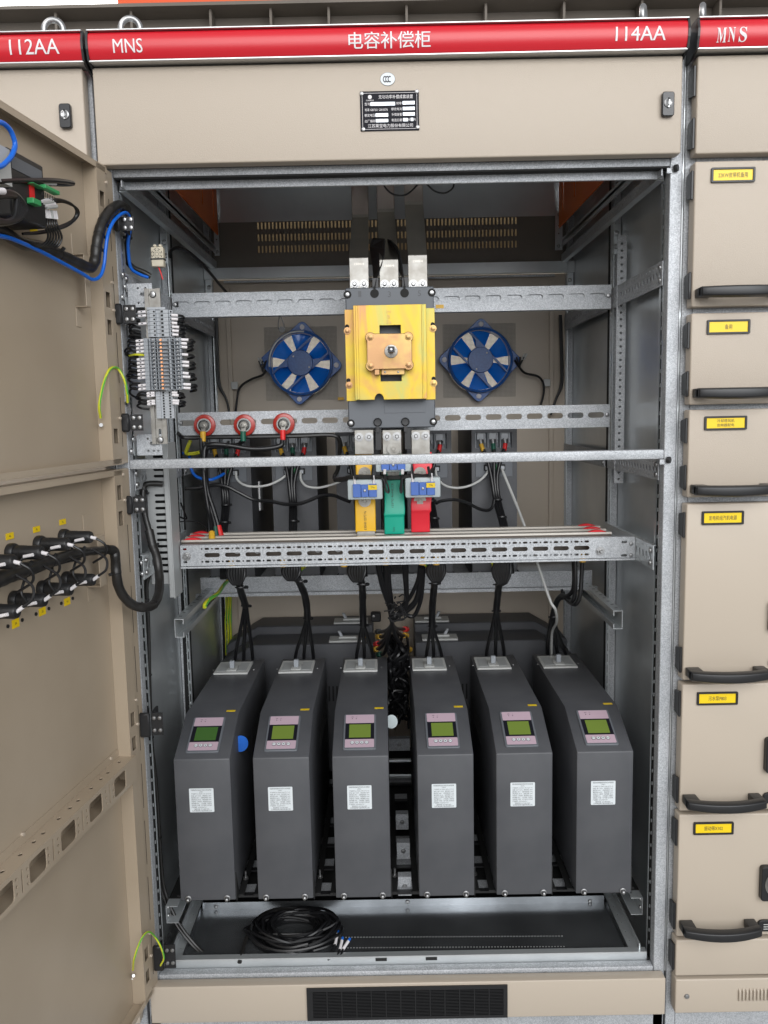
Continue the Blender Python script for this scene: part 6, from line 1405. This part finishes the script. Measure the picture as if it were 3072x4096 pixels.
for k in range(26):   # knots of ties
    x, y = random.gauss(545, 35), random.gauss(690, 60); p = C13(x, y, .255+random.uniform(-.02, .01)); g = MB()
    if k % 2: g.cyl(p, p+Vector((random.uniform(-.012, .012), -.004, random.uniform(-.012, .012))), .0017, n=6)
    else: g.tube([p, p+Vector((.009, -.006, .006)), p+Vector((.012, -.002, -.008)), p+Vector((-.006, 0, -.012))], .0016, n=6)
    part(g, 'cable_tie', M['black'], t, smooth=True)
# wires in the dark of the central gap
t = thing('wire_tangle', 'loose black wires in the dark of the central gap between modules', 'wires', C13(560, 1200, .5))
for k in range(34):
    x = 560+random.uniform(-80, 110); y0_ = 960+random.uniform(-40, 80); pts = [C13(x, y0_, .54)]
    for j in range(6): pts.append(C13(585+random.uniform(-95, 95), y0_+(j+1)*random.uniform(100, 125), .50+random.uniform(-.04, .05)))
    g = MB(); g.tube(pts, random.choice((.0028, .0038, .0048)), n=6); part(g, 'wire', M['wire'], t, smooth=True)
# earth wires
def gywire(name, lab, pts, r):
    t = thing(name, lab, 'earth wire', pts[0], 'green and yellow earth wires'); g = MB(); g.tube(pts, r, n=8); part(g, 'core', M['gyy'], t, smooth=True)
    P = catmull(pts, 6); g = MB()
    sp = []
    for i, p in enumerate(P[:-1]): sp.append(p+Vector((r*.30, math.sin(i*.5)*r*.2, math.cos(i*.5)*r*.2)))
    g.tube(sp, r*.86, n=6, sub=1); part(g, 'green_stripe', M['gy'], t, smooth=True)
    return t
t = gywire('earth_wire', 'earth wire arching from a door stud across the upper hinge side', [atd(402, 1672, .012), atd(397, 1617, .016), atd(417, 1524, .022), atd(440, 1476, .026), at(470, 1474, -.040), at(497, 1520, -.036), at(508, 1575, -.030), at(510, 1610, -.022)], .0022)
g = MB(); p = atd(404, 1700, .0); g.cyl(p, atd(404, 1700, .010), .0034, n=6); g.cyl(p, atd(404, 1700, .002), .0066, n=16); g.cyl(at(509, 1607, -.001), at(512, 1618, .002), .004, n=10); part(g, 'stud', M['steel'], t, smooth=True)
t = gywire('earth_wire', 'earth wire arching over the bottom hinge of the lower door', [atd(532, 3880, .010), atd(537, 3831, .024), atd(565, 3757, .032), atd(593, 3727, .036), at(620, 3748, -.045), at(644, 3790, -.042), at(655, 3832, -.036), at(642, 3862, -.030)], .0017)
g = MB(); p = atd(534, 3903, .0); g.cyl(p, atd(534, 3903, .010), .0030, n=6); g.cyl(p, atd(534, 3903, .002), .0062, n=16); part(g, 'stud', M['steel'], t, smooth=True)
t = gywire('earth_wire', 'bright green yellow wire from the left shelf rail up to the leftmost bundle', [C6(318, 760, .22), C6(325, 725, .23), C6(370, 680, .26), C6(440, 630, .30), C6(490, 560, .36), C6(535, 510, .41), C6(552, 490, .43)], .0042)
g = MB(); g.cyl(C6(545, 500, .42), C6(560, 455, .43), .0050, .0045); g.cyl(C6(568, 450, .43), C6(568, 450, .42), .006, n=6); part(g, 'lug', M['copper'], t, smooth=True)
for x, y, x2, y2, lab in ((1180, 445, 1250, 370, 'short green yellow earth tail at the knot over the second module'),):
    t = gywire('earth_wire', lab, [C6(1182, 440, .43), C6(1205, 410, .42), C6(1235, 385, .41), C6(1250, 362, .40)], .0042); g = MB(); g.cyl(C6(1175, 448, .43), C6(1200, 415, .42), .0048); part(g, 'lug', M['copper'], t, smooth=True)
for a_, lab in ((((868, 318), (845, 290), (825, 262)), 'short green yellow earth tail left of the fourth bundle'), (((1468, 318), (1462, 285), (1448, 250)), 'short green yellow earth tail beside the coiled knot')):
    t = gywire('earth_wire', lab, [C13(*p, .43) for p in a_], .0040); g = MB(); g.cyl(C13(*a_[0], .429), C13(*a_[1], .429), .0050); g.cyl(C13(a_[0][0], a_[0][1]+6, .43), C13(a_[0][0], a_[0][1]+6, .422), .006, n=6); part(g, 'lug', M['copper'], t, smooth=True)
for k, x in enumerate((515, 535, 555)):
    gywire('earth_wire', ('left of three green yellow wires running down the left rear post', 'middle of three green yellow wires running down the left rear post', 'right of three green yellow wires running down the left rear post')[k], [C6(x-2+k*4, 600, .785), C6(x+2, 760, .785), C6(x-4+k*3, 900, .785), C6(x+k*4, 1050, .785), C6(x+k*5, 1200, .785)], .0030 if k else .0022)
lead([C7(150, 285, .36), C7(125, 340, .36), C7(105, 410, .37), C7(180, 412, .38), C7(235, 400, .38)], 'yellow wire hooked behind the first insulator cable', .0042, 'gyy', 'earth_wire', 'earth wire')
# yellow caps under the carrier
t = thing('busbar_lugs', 'row of brown yellow cable lugs bolted under the busbar carrier', 'cable lugs', (0, .17, 1.03))
for fn, x in ((C6, 570), (C6, 1045), (C6, 1605), (C13, 82), (C13, 470), (C13, 805), (C13, 932), (C19, 850)):
    p = fn(x, 372 if fn is C6 else (262 if fn is C13 else 236), .175); g = MB(); g.cyl((p.x, .172, p.z-.002), (p.x, .172, p.z+.016), .0068, .0060); part(g, 'lug_sleeve', M['lugy'], t, smooth=True)

# ================================================================== COIL ON THE TRAY
def onz(u, v, z): d = ray(u, v); return CAMP+d*((z-CZ)/d.z)
t = thing('cable_coil', 'coil of thin black cable lying on the floor tray, three ends with white markers', 'cable coil', (-.16, .1, .281))
cx, cyy = -.215, .100
for k in range(26):
    cx = -.222+random.uniform(-.012, .012); rx = .096-random.uniform(0, .050); ry = .066-random.uniform(0, .034); z = .284+random.uniform(0, .030); ph = random.uniform(0, 6.28); tl = random.uniform(-.18, .18)
    pts = [(cx+rx*math.cos(t_*math.pi/7+ph)*(1+.03*math.sin(3*t_)), cyy+ry*math.sin(t_*math.pi/7+ph)-.004, max(.284, z+tl*.06*math.cos(t_*math.pi/7+ph)+.004*math.sin(t_+k))) for t_ in range(15)]
    g = MB(); g.tube(pts, .0030, n=6, sub=4); part(g, 'turn', M['wire'], t, smooth=True)
for k in range(2):
    g = MB(); g.tube([onz(960-k*4, 3850, .284), onz(990, 3740+k*4, .295), onz(1040, 3665+k*5, .305), onz(1120, 3635+k*6, .31), onz(1200, 3650+k*5, .305), onz(1260, 3662, .30), onz(1320, 3690, .298), onz(1345, 3725, .295)], .0034, n=8); part(g, 'turn', M['wrap'], t, smooth=True)
for (u0, v0), (u1, v1) in (((1341, 3778), (1350, 3735)), ((1360, 3797), (1368, 3762)), ((1372, 3797), (1393, 3765))):
    g = MB(); a, b_ = onz(u0, v0, .292), onz(u1, v1, .296); g.cyl(a, b_, .0030, n=10); part(g, 'wire_marker', M['white'], t, smooth=True)
    g = MB(); g.tube([onz(1310, 3838, .284), onz(u0-14, v0+28, .287), a], .0022); part(g, 'wire', M['wire'], t, smooth=True)
    g = MB(); d = (b_-a).normalized(); g.cyl(b_, b_+d*.007, .0026); part(g, 'ferrule', M['blue'], t, smooth=True)
g = MB(); q = onz(1700, 3822, .283); g.cyl(q, q+Vector((.016, -.002, .002)), .0022); g.cyl(q+Vector((-.003, 0, 0)), q, .0040, n=6); single(g, 'loose_bolt', M['steel'], 'single loose bolt lying at the front edge of the floor tray', 'bolt', smooth=True)
# black block on the mullion behind
t = thing('corner_clamp', 'small black clamp with bolt on the rear door mullion in the centre', 'clamp', at(1506, 2468, .72))
q = at(1506, 2468, .70); g = MB(); g.box(q.x-.016, q.x+.012, .70, .72, q.z-.014, q.z+.012); part(g, 'body', M['black'], t, bevel=.003, smooth=True); g = MB(); screw(g, (q.x-.008, .6998, q.z+.002), .004); part(g, 'bolt', M['steel'], t, smooth=True)
# central gap plates
t = thing('support_ladder', 'stepped row of galvanised tabs with screws in the central gap between modules', 'bracket', (0, .3, .39))
for u0, u1, v0, v1, y in ((1592, 1646, 3508, 3582, .09), (1587, 1640, 3372, 3436, .18), (1583, 1634, 3258, 3318, .27), (1555, 1640, 2956, 3002, .62)):
    a, b_ = at(u0, v0, y), at(u1, v1, y); g = MB(); g.box(a.x, b_.x, y, y+.002, b_.z, a.z); g.box(a.x, b_.x, y+.0022, y+.018, a.z-.002, a.z); o = part(g, 'tab', M['galv'], t)
    g = MB(); screw(g, ((a.x+b_.x)/2, y-.0002, (a.z+b_.z)/2), .0050); part(g, 'tab_screw', M['steel'], o, smooth=True)
for v, y in ((3040, .60), (3105, .55), (3190, .5)):
    a = at(1556, v, y); b_ = at(1650, v+7, y); g = MB(); g.box(a.x, b_.x, y, y+.01, b_.z, a.z); part(g, 'rung', M['galvd'], t)
